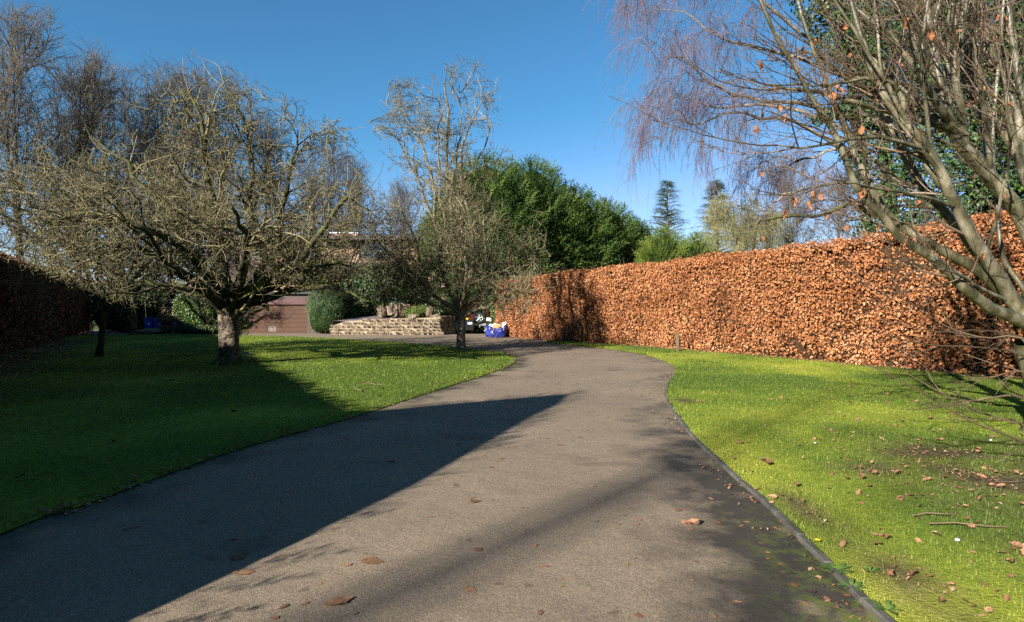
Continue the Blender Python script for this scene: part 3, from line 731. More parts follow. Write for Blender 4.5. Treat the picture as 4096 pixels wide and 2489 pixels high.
limb_tree('apple_tree', 'big old bare apple tree with thick mossy forked trunk on the left lawn', b1,
    [b1 - (0, 0, .1), b1 + (0.02, 0, .45), b1 + (.02, 0, 1.0), b1 + (-.02, 0, 1.45), b1 + (-.03, 0, 1.85)], [.31, .27, .255, .27, .24], limbs1,
    (M['apple_bark'], M['apple_limb'], M['apple_twig']),
    [dict(n=5, L=1.0, N=6, t0=.55, ang=.5, asd=.25, wob=.10, trop=.22, rr=.4, rmin=.010, rmax=.016, taper=.4, k=3, cont=False, keep=lambda P: P[:, 2] > 4.2),
     dict(n=11, L=1.8, N=8, t0=.2, keep=kp1, ang=.95, asd=.3, wob=.24, trop=.02, rr=.5, rmin=.022, rmax=.06, taper=.35, k=5),
     dict(n=8, L=.95, N=7, t0=.12, keep=kp1, ang=1.0, asd=.35, wob=.32, trop=-.02, rr=.5, rmin=.013, rmax=.024, taper=.45, k=4),
     dict(n=5, L=.52, N=5, t0=.1, keep=kp1, ang=1.0, asd=.35, wob=.36, trop=-.02, rr=.6, rmin=.0085, rmax=.013, taper=.55, k=3),
     dict(n=3, L=.13, N=3, t0=.15, ang=1.1, asd=.35, wob=.3, rr=.8, rmin=.007, rmax=.008, taper=.8, k=3)], steer=st1)

# --- slender tree beside the turn of the drive
Y2 = 22.86; b2 = np.array([-1.94, Y2, 0.0])
def L2(*pp): return [at(x, y, Y2 + dy) for x, y, dy in pp]
limbs2 = [
 (L2((461, 318, 0), (458, 290, 0), (455, 262, .1), (452, 220, .1), (449, 180, .1), (447, 140, 0), (449, 100, 0), (447, 66, 0)), .115, .015),
 (L2((460, 315, 0), (450, 290, .3), (440, 262, .5), (436, 225, .6), (432, 190, .6), (424, 150, .5), (410, 128, .4), (398, 112, .3)), .10, .012),
 (L2((462, 312, 0), (470, 285, -.3), (474, 255, -.5), (470, 220, -.5), (462, 185, -.4), (462, 150, -.4), (473, 125, -.3), (480, 100, -.2)), .10, .012),
 (L2((462, 310, 0), (482, 290, .4), (488, 262, .6), (484, 230, .7), (482, 205, .7), (490, 180, .6)), .085, .012),
 (L2((460, 312, 0), (440, 300, -.4), (425, 280, -.7), (418, 250, -.8), (408, 222, -.8), (398, 200, -.7)), .085, .012),
 (L2((461, 310, 0), (464, 288, -1.1), (466, 262, -1.8), (464, 240, -2.1), (462, 215, -2.2)), .085, .012),
 (L2((461, 310, 0), (458, 288, 1.1), (456, 262, 1.9), (460, 238, 2.3), (464, 210, 2.4)), .085, .012),
 (L2((446, 225, .1), (440, 190, -.3), (437, 150, -.5), (440, 115, -.6), (436, 92, -.6)), .05, .012),
 (L2((449, 190, .1), (458, 150, .3), (463, 120, .4), (458, 85, .4)), .045, .012),
 (L2((436, 225, .6), (420, 190, .5), (405, 155, .3), (388, 130, .2), (368, 122, .1)), .05, .012),
 (L2((462, 185, -.4), (478, 160, .2), (488, 130, .4), (486, 105, .4)), .04, .012),
 (L2((432, 190, .6), (412, 160, 1.0), (400, 125, 1.2), (384, 100, 1.2)), .04, .012),
 (L2((462, 318, 0), (485, 306, -.5), (502, 298, -.9), (516, 293, -1.1)), .08, .012),
 (L2((459, 316, 0), (436, 308, -.6), (415, 300, -1.0), (395, 296, -1.4), (376, 300, -1.6)), .08, .012),
 (L2((462, 314, 0), (488, 290, 1.0), (507, 268, 1.4), (522, 258, 1.6)), .075, .012),
 (L2((459, 314, 0), (430, 290, 1.0), (405, 272, 1.5), (385, 262, 1.7)), .075, .012),
 (L2((459, 312, 0), (428, 284, -.9), (402, 262, -1.4), (380, 250, -1.6)), .07, .012)]
def st2(P):
    z = P[:, 2]; r = np.interp(z, [1.2, 3, 5, 7, 10, 12], [3.0, 3.5, 3.3, 2.7, 2.6, 1.6])
    d = P[:, :2] - b2[:2] ; q = np.linalg.norm(d, axis=-1)
    v = np.zeros_like(P); v[:, :2] = -d / np.maximum(q, 1e-6)[:, None] * np.clip(q / r - .85, 0, .8)[:, None] * 1.4
    v[:, 2] = np.clip(1.3 - z, 0, 1) * .8
    return v
def kp2(P):
    return (rng.random(len(P)) < np.interp(P[:, 2], [1.6, 1.9, 4.5, 6.5, 9], [0, 1, 1, .62, .5]))
limb_tree('pear_tree', 'slender upright bare tree with pale leaders beside the bend in the drive', b2,
    [b2 - (0, 0, .1), b2 + (.0, 0, .5), b2 + (.02, 0, 1.0), b2 + (.02, 0, 1.5)], [.185, .16, .155, .165], limbs2,
    (M['pear_bark'], M['pear_bark'], M['pear_twig']),
    [dict(n=12, L=1.35, N=7, t0=.16, keep=kp2, ang=.75, asd=.3, wob=.2, trop=.06, rr=.45, rmin=.020, rmax=.045, taper=.35, k=4, lprof=lambda t: 1.15 - .55 * t),
     dict(n=7, L=.75, N=6, t0=.1, ang=.9, asd=.3, wob=.26, trop=.01, rr=.5, rmin=.013, rmax=.02, taper=.45, k=3),
     dict(n=5, L=.45, N=4, t0=.1, ang=.95, asd=.3, wob=.3, trop=.0, rr=.6, rmin=.0095, rmax=.013, taper=.55, k=3),
     dict(n=3, L=.13, N=3, t0=.15, ang=1.0, asd=.35, wob=.3, rr=.8, rmin=.0075, rmax=.009, taper=.8, k=3)], steer=st2, flare=.2)

# --- two more orchard trees on the left
def orchard(name, label, base, lean, h, rad, tr, nl, mats, dn=(9, 8, 6)):
    b = np.array(base); top = b + np.array(lean)
    limbs = []
    for i in range(nl):
        a = i * 2.4 + .4; r = rad * (.75 + .3 * rng.random()); hz = h * (.55 + .45 * rng.random())
        e = np.array([b[0] + lean[0] + math.cos(a) * r, b[1] + math.sin(a) * r, hz])
        m1 = top + (e - top) * .35 + np.array([0, 0, .25]); m2 = top + (e - top) * .7 + np.array([0, 0, .5])
        limbs.append(([top - (0, 0, .15), m1, m2, e], tr * .55, .014))
    limb_tree(name, label, b, [b - (0, 0, .1), b + np.array(lean) * .35 + (.03, 0, 0), b + np.array(lean) * .7, top + (0, 0, .1)], [tr, tr * .85, tr * .8, tr * .8], limbs, mats,
        [dict(n=dn[0], L=rad * .42, N=6, t0=.15, ang=.85, asd=.25, wob=.18, trop=.01, rr=.5, rmin=.02, rmax=.045, taper=.35, k=4),
         dict(n=dn[1], L=rad * .27, N=6, t0=.1, ang=.95, asd=.3, wob=.3, trop=-.02, rr=.5, rmin=.013, rmax=.02, taper=.45, k=3),
         dict(n=dn[2], L=.5, N=4, t0=.1, ang=1.0, asd=.3, wob=.34, trop=-.01, rr=.6, rmin=.009, rmax=.012, taper=.55, k=3)],
        steer=crown_steer((b[0] + lean[0], b[1], h * .58), (rad * 1.05, rad * 1.05, h * .48), .12), flare=.2)
orchard('apple_tree', 'small apple tree with thin dark leaning trunk nearest the left hedge', (-13.52, 19.59, 0), (.25, 0, 1.75), 6.6, 4.3, .115, 12, (M['apple_limb'], M['apple_limb'], M['apple_twig']))
orchard('apple_tree', 'mossy short-trunked apple tree at the far edge of the left lawn', (-22.31, 35.3, 0), (.05, 0, 2.5), 6.0, 2.7, .20, 6, (M['apple_limb'], M['apple_limb'], M['apple_twig']), (6, 6, 4))

# --- woodland prototypes behind the house
def wood_mesh(h, spread, seed, stems=1, nl=15, tw=8):
    tm, cm = MB(), MB(); P0 = []; R0 = []
    for i in range(stems):
        a = rng.uniform(0, 6.28); d = spread * (.16 if stems > 1 else .03)
        P = smooth_path([(0, 0, -.3), (d * .3 * math.cos(a), d * .3 * math.sin(a), h * .3), (d * math.cos(a), d * math.sin(a), h * .6), (d * 1.4 * math.cos(a), d * 1.4 * math.sin(a), h * .93)], 12)
        R = np.linspace(1, .06, 12) ** 1.1 * h * .016 / (stems ** .4); P0.append(P); R0.append(R)
    P0 = np.array(P0); R0 = np.array(R0); add_tubes(tm, P0, R0, 8)
    st = crown_steer((0, 0, h * .6), (spread, spread, h * .42), .09)
    kin = lambda P: (np.hypot(P[:, 0], P[:, 1]) / spread) ** 2 + ((P[:, 2] - h * .6) / (h * .43)) ** 2 < 1.15 + .25 * rng.random(len(P))
    A = grow(P0, R0, nl, h * .36, 8, t0=.22, ang=.62, asd=.15, wob=.10, trop=.07, rr=.5, rmin=.03, taper=.25, lprof=lambda t: 1.15 - .6 * t, steer=st); add_tubes(tm, *A, 5)
    B = grow(*A, 8, h * .15, 6, t0=.2, keep=kin, ang=.6, asd=.2, wob=.14, trop=.09, rr=.5, rmin=.035, taper=.45, steer=st); add_tubes(cm, *B, 4)
    D = grow(*B, 7, h * .075, 5, t0=.1, keep=kin, ang=.65, asd=.25, wob=.18, trop=.07, rr=.6, rmin=.022, taper=.5, steer=st); add_tubes(cm, *D, 3)
    E = grow(*D, 6, h * .036, 3, t0=.1, ang=.75, asd=.25, wob=.2, trop=.07, rr=.7, rmin=.014, taper=.6); add_tubes(cm, *E, 3)
    return tm.mesh('trunk', M['wood_bark']), cm.mesh('crown', M['wood_twig'])
protos = [wood_mesh(24, 6.2, 1, 1, 18), wood_mesh(24, 5.4, 2, 2, 10), wood_mesh(24, 7.0, 3, 3, 7)]
def wood_tree(px, top, Y, k, rot, label, sx=1.0):
    H = CAM_Z + (HOR - top) / FPX * Y; s = H / 24.6
    r = thing('woodland_tree', label, 'tree', ((px - 512) / FPX * Y, Y, 0), 'bare woodland trees beyond the gardens')
    for nm, me in zip(('trunk', 'crown'), protos[k]):
        o = bpy.data.objects.new(nm, me); C.objects.link(o); o.parent = r
        if nm == 'crown': o['kind'] = 'stuff'
    r.rotation_euler = (0, 0, rot); r.scale = (s * sx, s * sx, s); return r
for a in [
 (22, 14, 56, 1, .3, 'tallest bare woodland tree, at the top left corner of the view', 1.0),
 (-45, 60, 60, 0, 1.9, 'bare woodland tree cut off by the left edge of the view', 1.1),
 (78, 52, 62, 0, 2.2, 'bare woodland tree just right of the tallest one', .9),
 (120, 76, 70, 2, 4.1, 'bare woodland tree behind the left side of the big apple crown', 1.0),
 (172, 70, 66, 1, 1.1, 'bare woodland tree rising behind the top of the big apple crown', 1.05),
 (215, 80, 72, 2, 5.0, 'bare woodland tree directly behind the big apple trunk', 1.0),
 (265, 118, 72, 0, 3.3, 'bare woodland tree behind the right half of the apple crown', 1.0),
 (322, 146, 66, 2, .9, 'rounded bare woodland tree above the house roof', .95),
 (352, 158, 78, 1, 2.6, 'narrow bare woodland tree just right of the rounded one over the roof', .9),
 (405, 182, 68, 0, 4.4, 'low bare woodland tree behind the right end of the house', 1.0),
 (792, 150, 46, 2, 2.0, 'bare tree with grey trunk beyond the beech hedge, under the birch', .8),
 (838, 170, 60, 0, .2, 'bare tree beyond the hedge behind the ivy', 1.0),
 (770, 212, 80, 1, 5.2, 'small hazy bare tree far beyond the hedge', 1.0)]: wood_tree(*a)
# trees behind the photographer: a trunk that streaks the drive and a crown that dapples the right lawn and hedge
sparse = wood_mesh(24, 5.0, 4, 2, 3)
for (x, y, sc_, pr_, lab) in [(-29.7, -29.9, 1.12, (sparse[0],), 'bare pole-like tree far behind the viewpoint, left'), (-2.26, -9.85, .8, protos[0], 'bare tree just behind the viewpoint'), (-4.7, -13.0, .85, protos[2], 'bare tree second behind the viewpoint')]:
    r = thing('woodland_tree', lab, 'tree', (x, y, 0), 'bare woodland trees beyond the gardens')
    for nm, me in zip(('trunk', 'crown'), pr_):
        o = bpy.data.objects.new(nm, me); C.objects.link(o); o.parent = r
        if nm == 'crown': o['kind'] = 'stuff'
    r.rotation_euler = (0, 0, .7); r.scale = (sc_,) * 3

# ------------------------------------------------------------------ conifers
def lathe_core(mb, c, prof, k=18, lump=.12, seed=0):
    c = np.asarray(c, float); a = np.arange(k) * 2 * math.pi / k; P = np.empty((k, len(prof), 3))
    for j, (r, z) in enumerate(prof):
        rr = r * (1 + lump * (fnoise(np.cos(a) * 2 + 5 + seed, np.sin(a) * 2 + z * .8, 51 + seed) - .5) * 2)
        P[:, j] = np.stack([c[0] + rr * np.cos(a), c[1] + rr * np.sin(a), np.full(k, c[2] + z)], -1)
    surf(mb, P, closed_u=True)

def conifer(name, label, base, prof, n, fl, mat, up=.7, lump=.28, tmp=(FR_T, FR_F), cat='conifer', group=None, core=.72, trunk=.12, inner=.35, seed=0, rlf=1.1):
    """prof: (radius, height) outline; fronds stand all round it in lumpy boughs"""
    base = np.asarray(base, float); t = thing(name, label, cat, base, group)
    pr = np.array(prof); H = pr[-1, 1]
    if trunk: 
        q = MB(); P = smooth_path([base - (0, 0, .1), base + (0, 0, H * .5), base + (0, 0, H * .9)], 6)[None]; add_tubes(q, P, np.linspace(trunk, .02, 6)[None], 7); q.build('trunk', M['wood_bark'], t)
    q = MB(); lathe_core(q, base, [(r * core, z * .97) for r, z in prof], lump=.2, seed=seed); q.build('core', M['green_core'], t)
    zz = np.linspace(pr[0, 1], H, 200); rr = np.interp(zz, pr[:, 1], pr[:, 0]); cdf = np.cumsum(rr + .15); cdf /= cdf[-1]
    z = np.interp(rng.random(n), cdf, zz); r = np.interp(z, pr[:, 1], pr[:, 0]); th = rng.uniform(0, 2 * math.pi, n)
    lob = fnoise(th * rlf * 2.2 + seed * 3, z * rlf * 1.1, 61 + seed, 2) - .5
    rad = r * (1 + lump * 1.6 * lob) * (1 - inner * rng.random(n) ** 2) - .25 * fl
    rad = np.maximum(rad, .02)
    out = np.stack([np.cos(th), np.sin(th), np.zeros(n)], 1)
    P = base + out * rad[:, None] + np.array([0, 0, 1.]) * z[:, None]
    hn = (z / H)[:, None]
    d = unit(out * (1.0 - .45 * hn) + np.array([0, 0, 1.]) * (up + .5 * hn ** 3) + rng.normal(size=(n, 3)) * .28)
    nn = np.array([0, 0, 1.]) * .8 + out * .3 + rng.normal(size=(n, 3)) * .5
    nn = nn - (nn * d).sum(-1, keepdims=True) * d
    A, B, Nf = frames(nn, d)
    mb = MB(); scatter(mb, tmp[0], tmp[1], P, A, B, Nf, fl * rng.uniform(.6, 1.35, n), np.clip(.5 + 1.1 * lob + .22 * rng.normal(size=n), 0, 1))  # colour darker in hollows, paler on bulges: shade and sunlit tips painted in
    tag(mb.build('foliage', mat, t, smooth=False), kind='stuff'); return t

def ley(px, top, Y, wpx, label, n=3600, mat='leyland', fl=.85, seed=0, bottom=0.0):
    H = CAM_Z + (HOR - top) / FPX * Y; W = wpx / FPX * Y / 2 * 1.08
    pr = [(W * .82, bottom + .1), (W, H * .22), (W, H * .45), (W * .92, H * .65), (W * .74, H * .8), (W * .46, H * .92), (.06, H * .99)]
    conifer('leyland_cypress', label, ((px - 512) / FPX * Y, Y, 0), pr, int(n * 1.75), fl * .9, M[mat], seed=seed, rlf=1.6, lump=.30, up=.45, group='tall conifers behind the beech hedge')
ley(486, 158, 42, 112, 'tallest dark green conifer, behind the slender bare tree', 5200, seed=1)
ley(532, 162, 45, 92, 'dark green conifer just right of the tallest one', 4800, seed=2)
ley(572, 188, 47, 84, 'dark green conifer in the middle of the conifer row', 4400, seed=3)
ley(607, 203, 50, 70, 'dark green conifer right of the middle of the row', 3600, seed=4)
ley(632, 222, 53, 56, 'last dark green conifer on the right of the row', 3000, seed=5)
ley(448, 205, 45, 60, 'lower dark conifer left of the tallest, behind bare branches', 3000, seed=6)
ley(664, 230, 46, 54, 'bright yellow-green conifer under the spiky cedar', 2600, 'leyland_gold', .7, 7)
ley(697, 236, 48, 52, 'bright yellow-green conifer right of the spiky cedar', 2400, 'leyland_gold', .7, 8)

def cedar(name, label, px, top, Y, wpx, nb, mat, arch=.25):
    H = CAM_Z + (HOR - top) / FPX * Y; W = wpx / FPX * Y / 2; b = np.array([(px - 512) / FPX * Y, Y, 0.])
    t = thing(name, label, 'conifer', b); q = MB(); P = smooth_path([b - (0, 0, .1), b + (0.1, 0, H * .5), b + (0, 0, H)], 10)[None]; add_tubes(q, P, np.linspace(.3, .03, 10)[None], 8); q.build('trunk', M['wood_bark'], t)
    f = rng.random(nb) ** .8; z = H * (.12 + .87 * f); th = np.arange(nb) * 2.4 + rng.normal(size=nb) * .3; ln = W * (1.03 - f) ** .8 * rng.uniform(.55, 1.15, nb) + .15
    out = np.stack([np.cos(th), np.sin(th), np.zeros(nb)], 1); N = 8; u = np.linspace(0, 1, N)
    Q = b + np.array([0, 0, 1.]) * z[:, None, None] + out[:, None] * (ln[:, None] * u)[:, :, None] + np.array([0, 0, 1.]) * (ln[:, None] * (.45 * u - .15 * u ** 2 * 1.6) * (0.6 + arch))[:, :, None]
    br = MB(); add_tubes(br, Q, np.repeat(np.linspace(.05, .01, N)[None], nb, 0), 4); br.build('branches', M['wood_bark'], t)
    m = 26; idx = np.repeat(np.arange(nb), m); u = rng.uniform(.15, 1, len(idx)); fi = u * (N - 1); i0 = np.minimum(fi.astype(int), N - 2); w = (fi - i0)[:, None]
    P = Q[idx, i0] * (1 - w) + Q[idx, i0 + 1] * w; tan = unit(Q[idx, i0 + 1] - Q[idx, i0]); n = len(P)
    d = unit(tan * .8 + rng.normal(size=(n, 3)) * np.array([.5, .5, .22])); A, B, Nf = frames(np.array([[0, 0, 1.]]) + rng.normal(size=(n, 3)) * .3, d)
    mb = MB(); scatter(mb, FR_T, FR_F, P, A, B, Nf, .55 * rng.uniform(.5, 1.2, n)); tag(mb.build('foliage', mat, t, smooth=False), kind='stuff')
cedar('cedar_tree', 'spiky blue-green cedar standing alone against the sky', 667, 181, 62, 78, 230, M['cedar'], .5)
cedar('cedar_tree', 'dark cedar half hidden behind the mossy brown tree', 716, 180, 60, 88, 240, M['cedar'], .25)

# mossy twiggy tree in front of the second cedar
bm = np.array([(738 - 512) / FPX * 44, 44., 0])
t = thing('mossy_tree', 'dense brown mossy weeping tree rising behind the beech hedge', 'tree', bm)
q = MB(); H = CAM_Z + (HOR - 192) / FPX * 44
P0 = np.array([smooth_path([bm - (0, 0, .1), bm + (.3, 0, H * .35), bm + (-.2, 0, H * .75), bm + (-.4, 0, H * .93)], 10), smooth_path([bm + (.3, 0, 2), bm + (1.0, .3, H * .45), bm + (1.4, .2, H * .7), bm + (1.5, 0, H * .85)], 10)]); R0 = np.array([np.linspace(.2, .03, 10)] * 2)
add_tubes(q, P0, R0, 8); q.build('trunk', M['birch_bark'], t)
st = crown_steer((bm[0] + .2, bm[1], H * .58), (2.6, 2.6, H * .44), .3); cr = MB()
A = grow(P0, R0, 26, 1.9, 6, t0=.25, ang=1.1, asd=.3, wob=.2, trop=-.05, rr=.4, rmin=.025, taper=.4, steer=st); add_tubes(cr, *A, 4)
B = grow(*A, 10, 1.2, 5, t0=.1, ang=.9, asd=.3, wob=.2, trop=-.22, rr=.6, rmin=.014, taper=.5, steer=st); add_tubes(cr, *B, 3)
D = grow(*B, 12, .7, 4, t0=.1, ang=.8, asd=.3, wob=.22, trop=-.18, rr=.8, rmin=.011, taper=.6); add_tubes(cr, *D, 3)
tag(cr.build('crown', M['moss_tree'], t), kind='stuff')

# ------------------------------------------------------------------ weeping birch
YB = 22.0; bb = np.array([(872 - 512) / FPX * YB, YB, 0.])
t = thing('birch_tree', 'weeping birch with purple-brown hanging twigs against the sky', 'tree', bb)
def LB(*pp): return [at(x, y, YB + dy) for x, y, dy in pp]
tk = LB((872, 345, 0), (868, 250, 0), (862, 160, .1), (850, 80, .1), (838, 0, .2), (822, -110, .2), (805, -200, .2)); q = MB(); trunk_mesh(q, tk, [.24, .2, .17, .13, .10, .06, .02], k=10, n=20); q.build('trunk', M['birch_bark'], t)
bl = [LB((862, 165, 0), (800, 122, -.4), (765, 118, -.6), (738, 110, -.8), (718, 118, -.9), (698, 127, -1), (676, 121, -1.1), (650, 118, -1.1)),
      LB((858, 140, 0), (810, 112, .2), (765, 104, .4), (731, 108, .5), (713, 106, .6), (690, 103, .7), (668, 98, .8), (645, 112, .9)),
      LB((855, 115, 0), (800, 106, -.8), (750, 99, -1.4), (724, 92, -1.7), (706, 77, -1.9), (693, 63, -2.1), (672, 56, -2.3), (655, 62, -2.4)),
      LB((850, 80, 0), (800, 60, .8), (748, 46, 1.2), (724, 41, 1.4), (710, 31, 1.6), (693, 17, 1.8), (664, 9, 1.9), (645, 14, 2.0)),
      LB((848, 60, 0), (800, 30, -.6), (760, 0, -1.0), (725, -20, -1.2), (690, -35, -1.4), (660, -30, -1.6), (640, -10, -1.7)),
      LB((842, 20, 0), (800, -20, .5), (760, -55, 1.0), (715, -75, 1.3), (680, -80, 1.5), (655, -62, 1.7), (642, -35, 1.8)),
      LB((860, 150, 0), (830, 150, 1.0), (800, 160, 1.5), (775, 158, 1.8), (757, 165, 2.0)),
      LB((855, 110, 0), (880, 60, .8), (905, 30, 1.2), (925, 20, 1.5)),
      LB((840, 10, 0), (870, -40, -.8), (900, -60, -1.2), (930, -40, -1.4))]
LP, LR = [], []
for p in bl:
    P = smooth_path(p, 14); P[2:] += rng.normal(size=(12, 3)) * .05; R = np.linspace(1, .12, 14) * .075; LP.append(P); LR.append(R); q = MB(); add_tubes(q, P[None], R[None], 7); q.build('limb', M['birch_bark'], t)
cr = MB(); LP, LR = np.array(LP), np.array(LR)
A = grow(LP, LR, 11, 1.2, 7, t0=.25, ang=.7, asd=.25, wob=.14, trop=.02, rr=.45, rmin=.012, rmax=.03, taper=.35, bias=(-.5, 0, .2)); add_tubes(cr, *A, 4)
B = grow(*A, 8, .7, 6, t0=.15, ang=.7, asd=.3, wob=.15, trop=-.18, rr=.5, rmin=.007, taper=.5); add_tubes(cr, *B, 3)
Dn = grow(*B, 5, 1.0, 6, t0=.2, ang=.6, asd=.3, wob=.12, trop=-.5, rr=.8, rmin=.0055, rmax=.008, taper=.6, Lsd=.4); add_tubes(cr, *Dn, 3)
En = grow(*Dn, 2, .24, 3, t0=.2, ang=.5, asd=.2, wob=.15, trop=-.3, rr=.9, rmin=.005, rmax=.006, taper=.7); add_tubes(cr, *En, 3)
tag(cr.build('crown', M['birch_twig'], t), kind='stuff')

# ------------------------------------------------------------------ ivy-clad trees on the right
def ivy_tree(label, px, Y, trunk_path, rad, n, limbs=(), dens_noise=.42, leaf=.10, seed=0, bare=()):
    pts = [at(x, y, Y + dy) for x, y, dy in trunk_path]; base = np.array([pts[0][0], pts[0][1], 0.]); pts[0][2] = -.1
    t = thing('ivy_clad_tree', label, 'tree', base); q = MB()
    P = smooth_path(pts, 20); R = np.linspace(.28, .10, 20); add_tubes(q, P[None], R[None], 9); q.build('trunk', M['wood_bark'], t)
    mb = MB(); paths = [(P, rad)]
    for lp, lr in limbs:
        Q = smooth_path([at(x, y, Y + dy) for x, y, dy in lp], 14); q = MB(); add_tubes(q, Q[None], np.linspace(.10, .03, 14)[None], 7); q.build('limb', M['apple_limb'], t)
        if lr > 0: paths.append((Q, lr))
    tot = sum(len_(p) * r for p, r in paths)
    st_all = []
    for p, r in paths:
        k = int(n * len_(p) * r / tot); u = rng.random(k) * .999; fi = u * (len(p) - 1); i0 = fi.astype(int); w = (fi - i0)[:, None]; c = p[i0] * (1 - w) + p[i0 + 1] * w
        th = rng.uniform(0, 6.283, k); L = u * len_(p)
        lob = fnoise(th * 1.6 + seed, L * .9, 71 + seed, 2)
        rr = r * (.35 + 1.1 * lob) * (.55 + .45 * rng.random(k) ** .5); keep = rng.random(k) < np.clip((lob - dens_noise + .25) * 4, .06, 1)
        tan = unit(p[np.minimum(i0 + 1, len(p) - 1)] - p[np.maximum(i0 - 1, 0)]); ref = np.array([[0, 1., 0.3]]); e1 = unit(np.cross(tan, ref)); e2 = np.cross(tan, e1)
        out = e1 * np.cos(th)[:, None] + e2 * np.sin(th)[:, None]; X = (c + out * rr[:, None])[keep]; o = out[keep]; kk = len(X)
        A, B, Nf = frames(o * .9 + np.array([0, -.25, .5]) + rng.normal(size=(kk, 3)) * .5, rng.normal(size=(kk, 3)) * .6 + np.array([0, 0, -1.]))
        scatter(mb, IVY_T, IVY_F, X, A, B, Nf, leaf * rng.uniform(.6, 1.3, kk)); st_all.append((c[keep], X))
    tag(mb.build('ivy_leaves', M['ivy'], t, smooth=False), kind='stuff')
    # short stalks that carry the outer leaves
    cc = np.concatenate([a for a, _ in st_all])[::14]; xx = np.concatenate([b for _, b in st_all])[::14]; q = MB()
    add_tubes(q, np.stack([cc, (cc + xx) / 2 + rng.normal(size=cc.shape) * .08, xx], 1), np.repeat(np.array([[.014, .009, .004]]), len(cc), 0), 3); tag(q.build('ivy_stems', M['wood_bark'], t), kind='stuff')
    return t
def len_(p): return float(np.linalg.norm(np.diff(p, axis=0), axis=1).sum())
ivy_tree('big ivy-covered tree filling the upper right corner behind the bare stems', 985, 18.5, [(985, 362, 0), (980, 250, 0), (975, 130, 0), (968, 0, 0), (960, -130, 0), (955, -220, 0)], 2.3, 66000,
         [([(978, 150, 0), (1010, 90, .5), (1040, 40, .8), (1075, 0, 1)], 1.3), ([(972, 60, 0), (930, 20, -.3), (900, -20, -.5)], 1.0), ([(980, 260, 0), (1020, 220, .3), (1060, 200, .4)], 1.1)], dens_noise=.40, seed=2)
ivy_tree('slimmer ivy-covered tree behind the middle of the bare stems', 880, 20.5, [(905, 356, 0), (898, 280, 0), (890, 200, 0), (880, 120, 0), (868, 40, 0), (855, -60, 0)], 1.15, 26000,
         [([(892, 215, 0), (868, 200, -.2), (844, 206, -.4), (818, 216, -.5), (789, 216, -.6), (755, 222, -.6)], 0.0), ([(882, 130, 0), (850, 110, -.4), (815, 118, -.7)], .35), ([(872, 60, 0), (835, 25, -.3), (805, -15, -.5)], .9)], dens_noise=.46, seed=5)
ivy_tree('ivy-covered tree cut off by the right edge of the view', 1062, 17.5, [(1062, 364, 0), (1058, 240, 0), (1060, 120, 0), (1055, 0, 0), (1050, -150, 0)], 1.9, 24000, dens_noise=.40, seed=9)

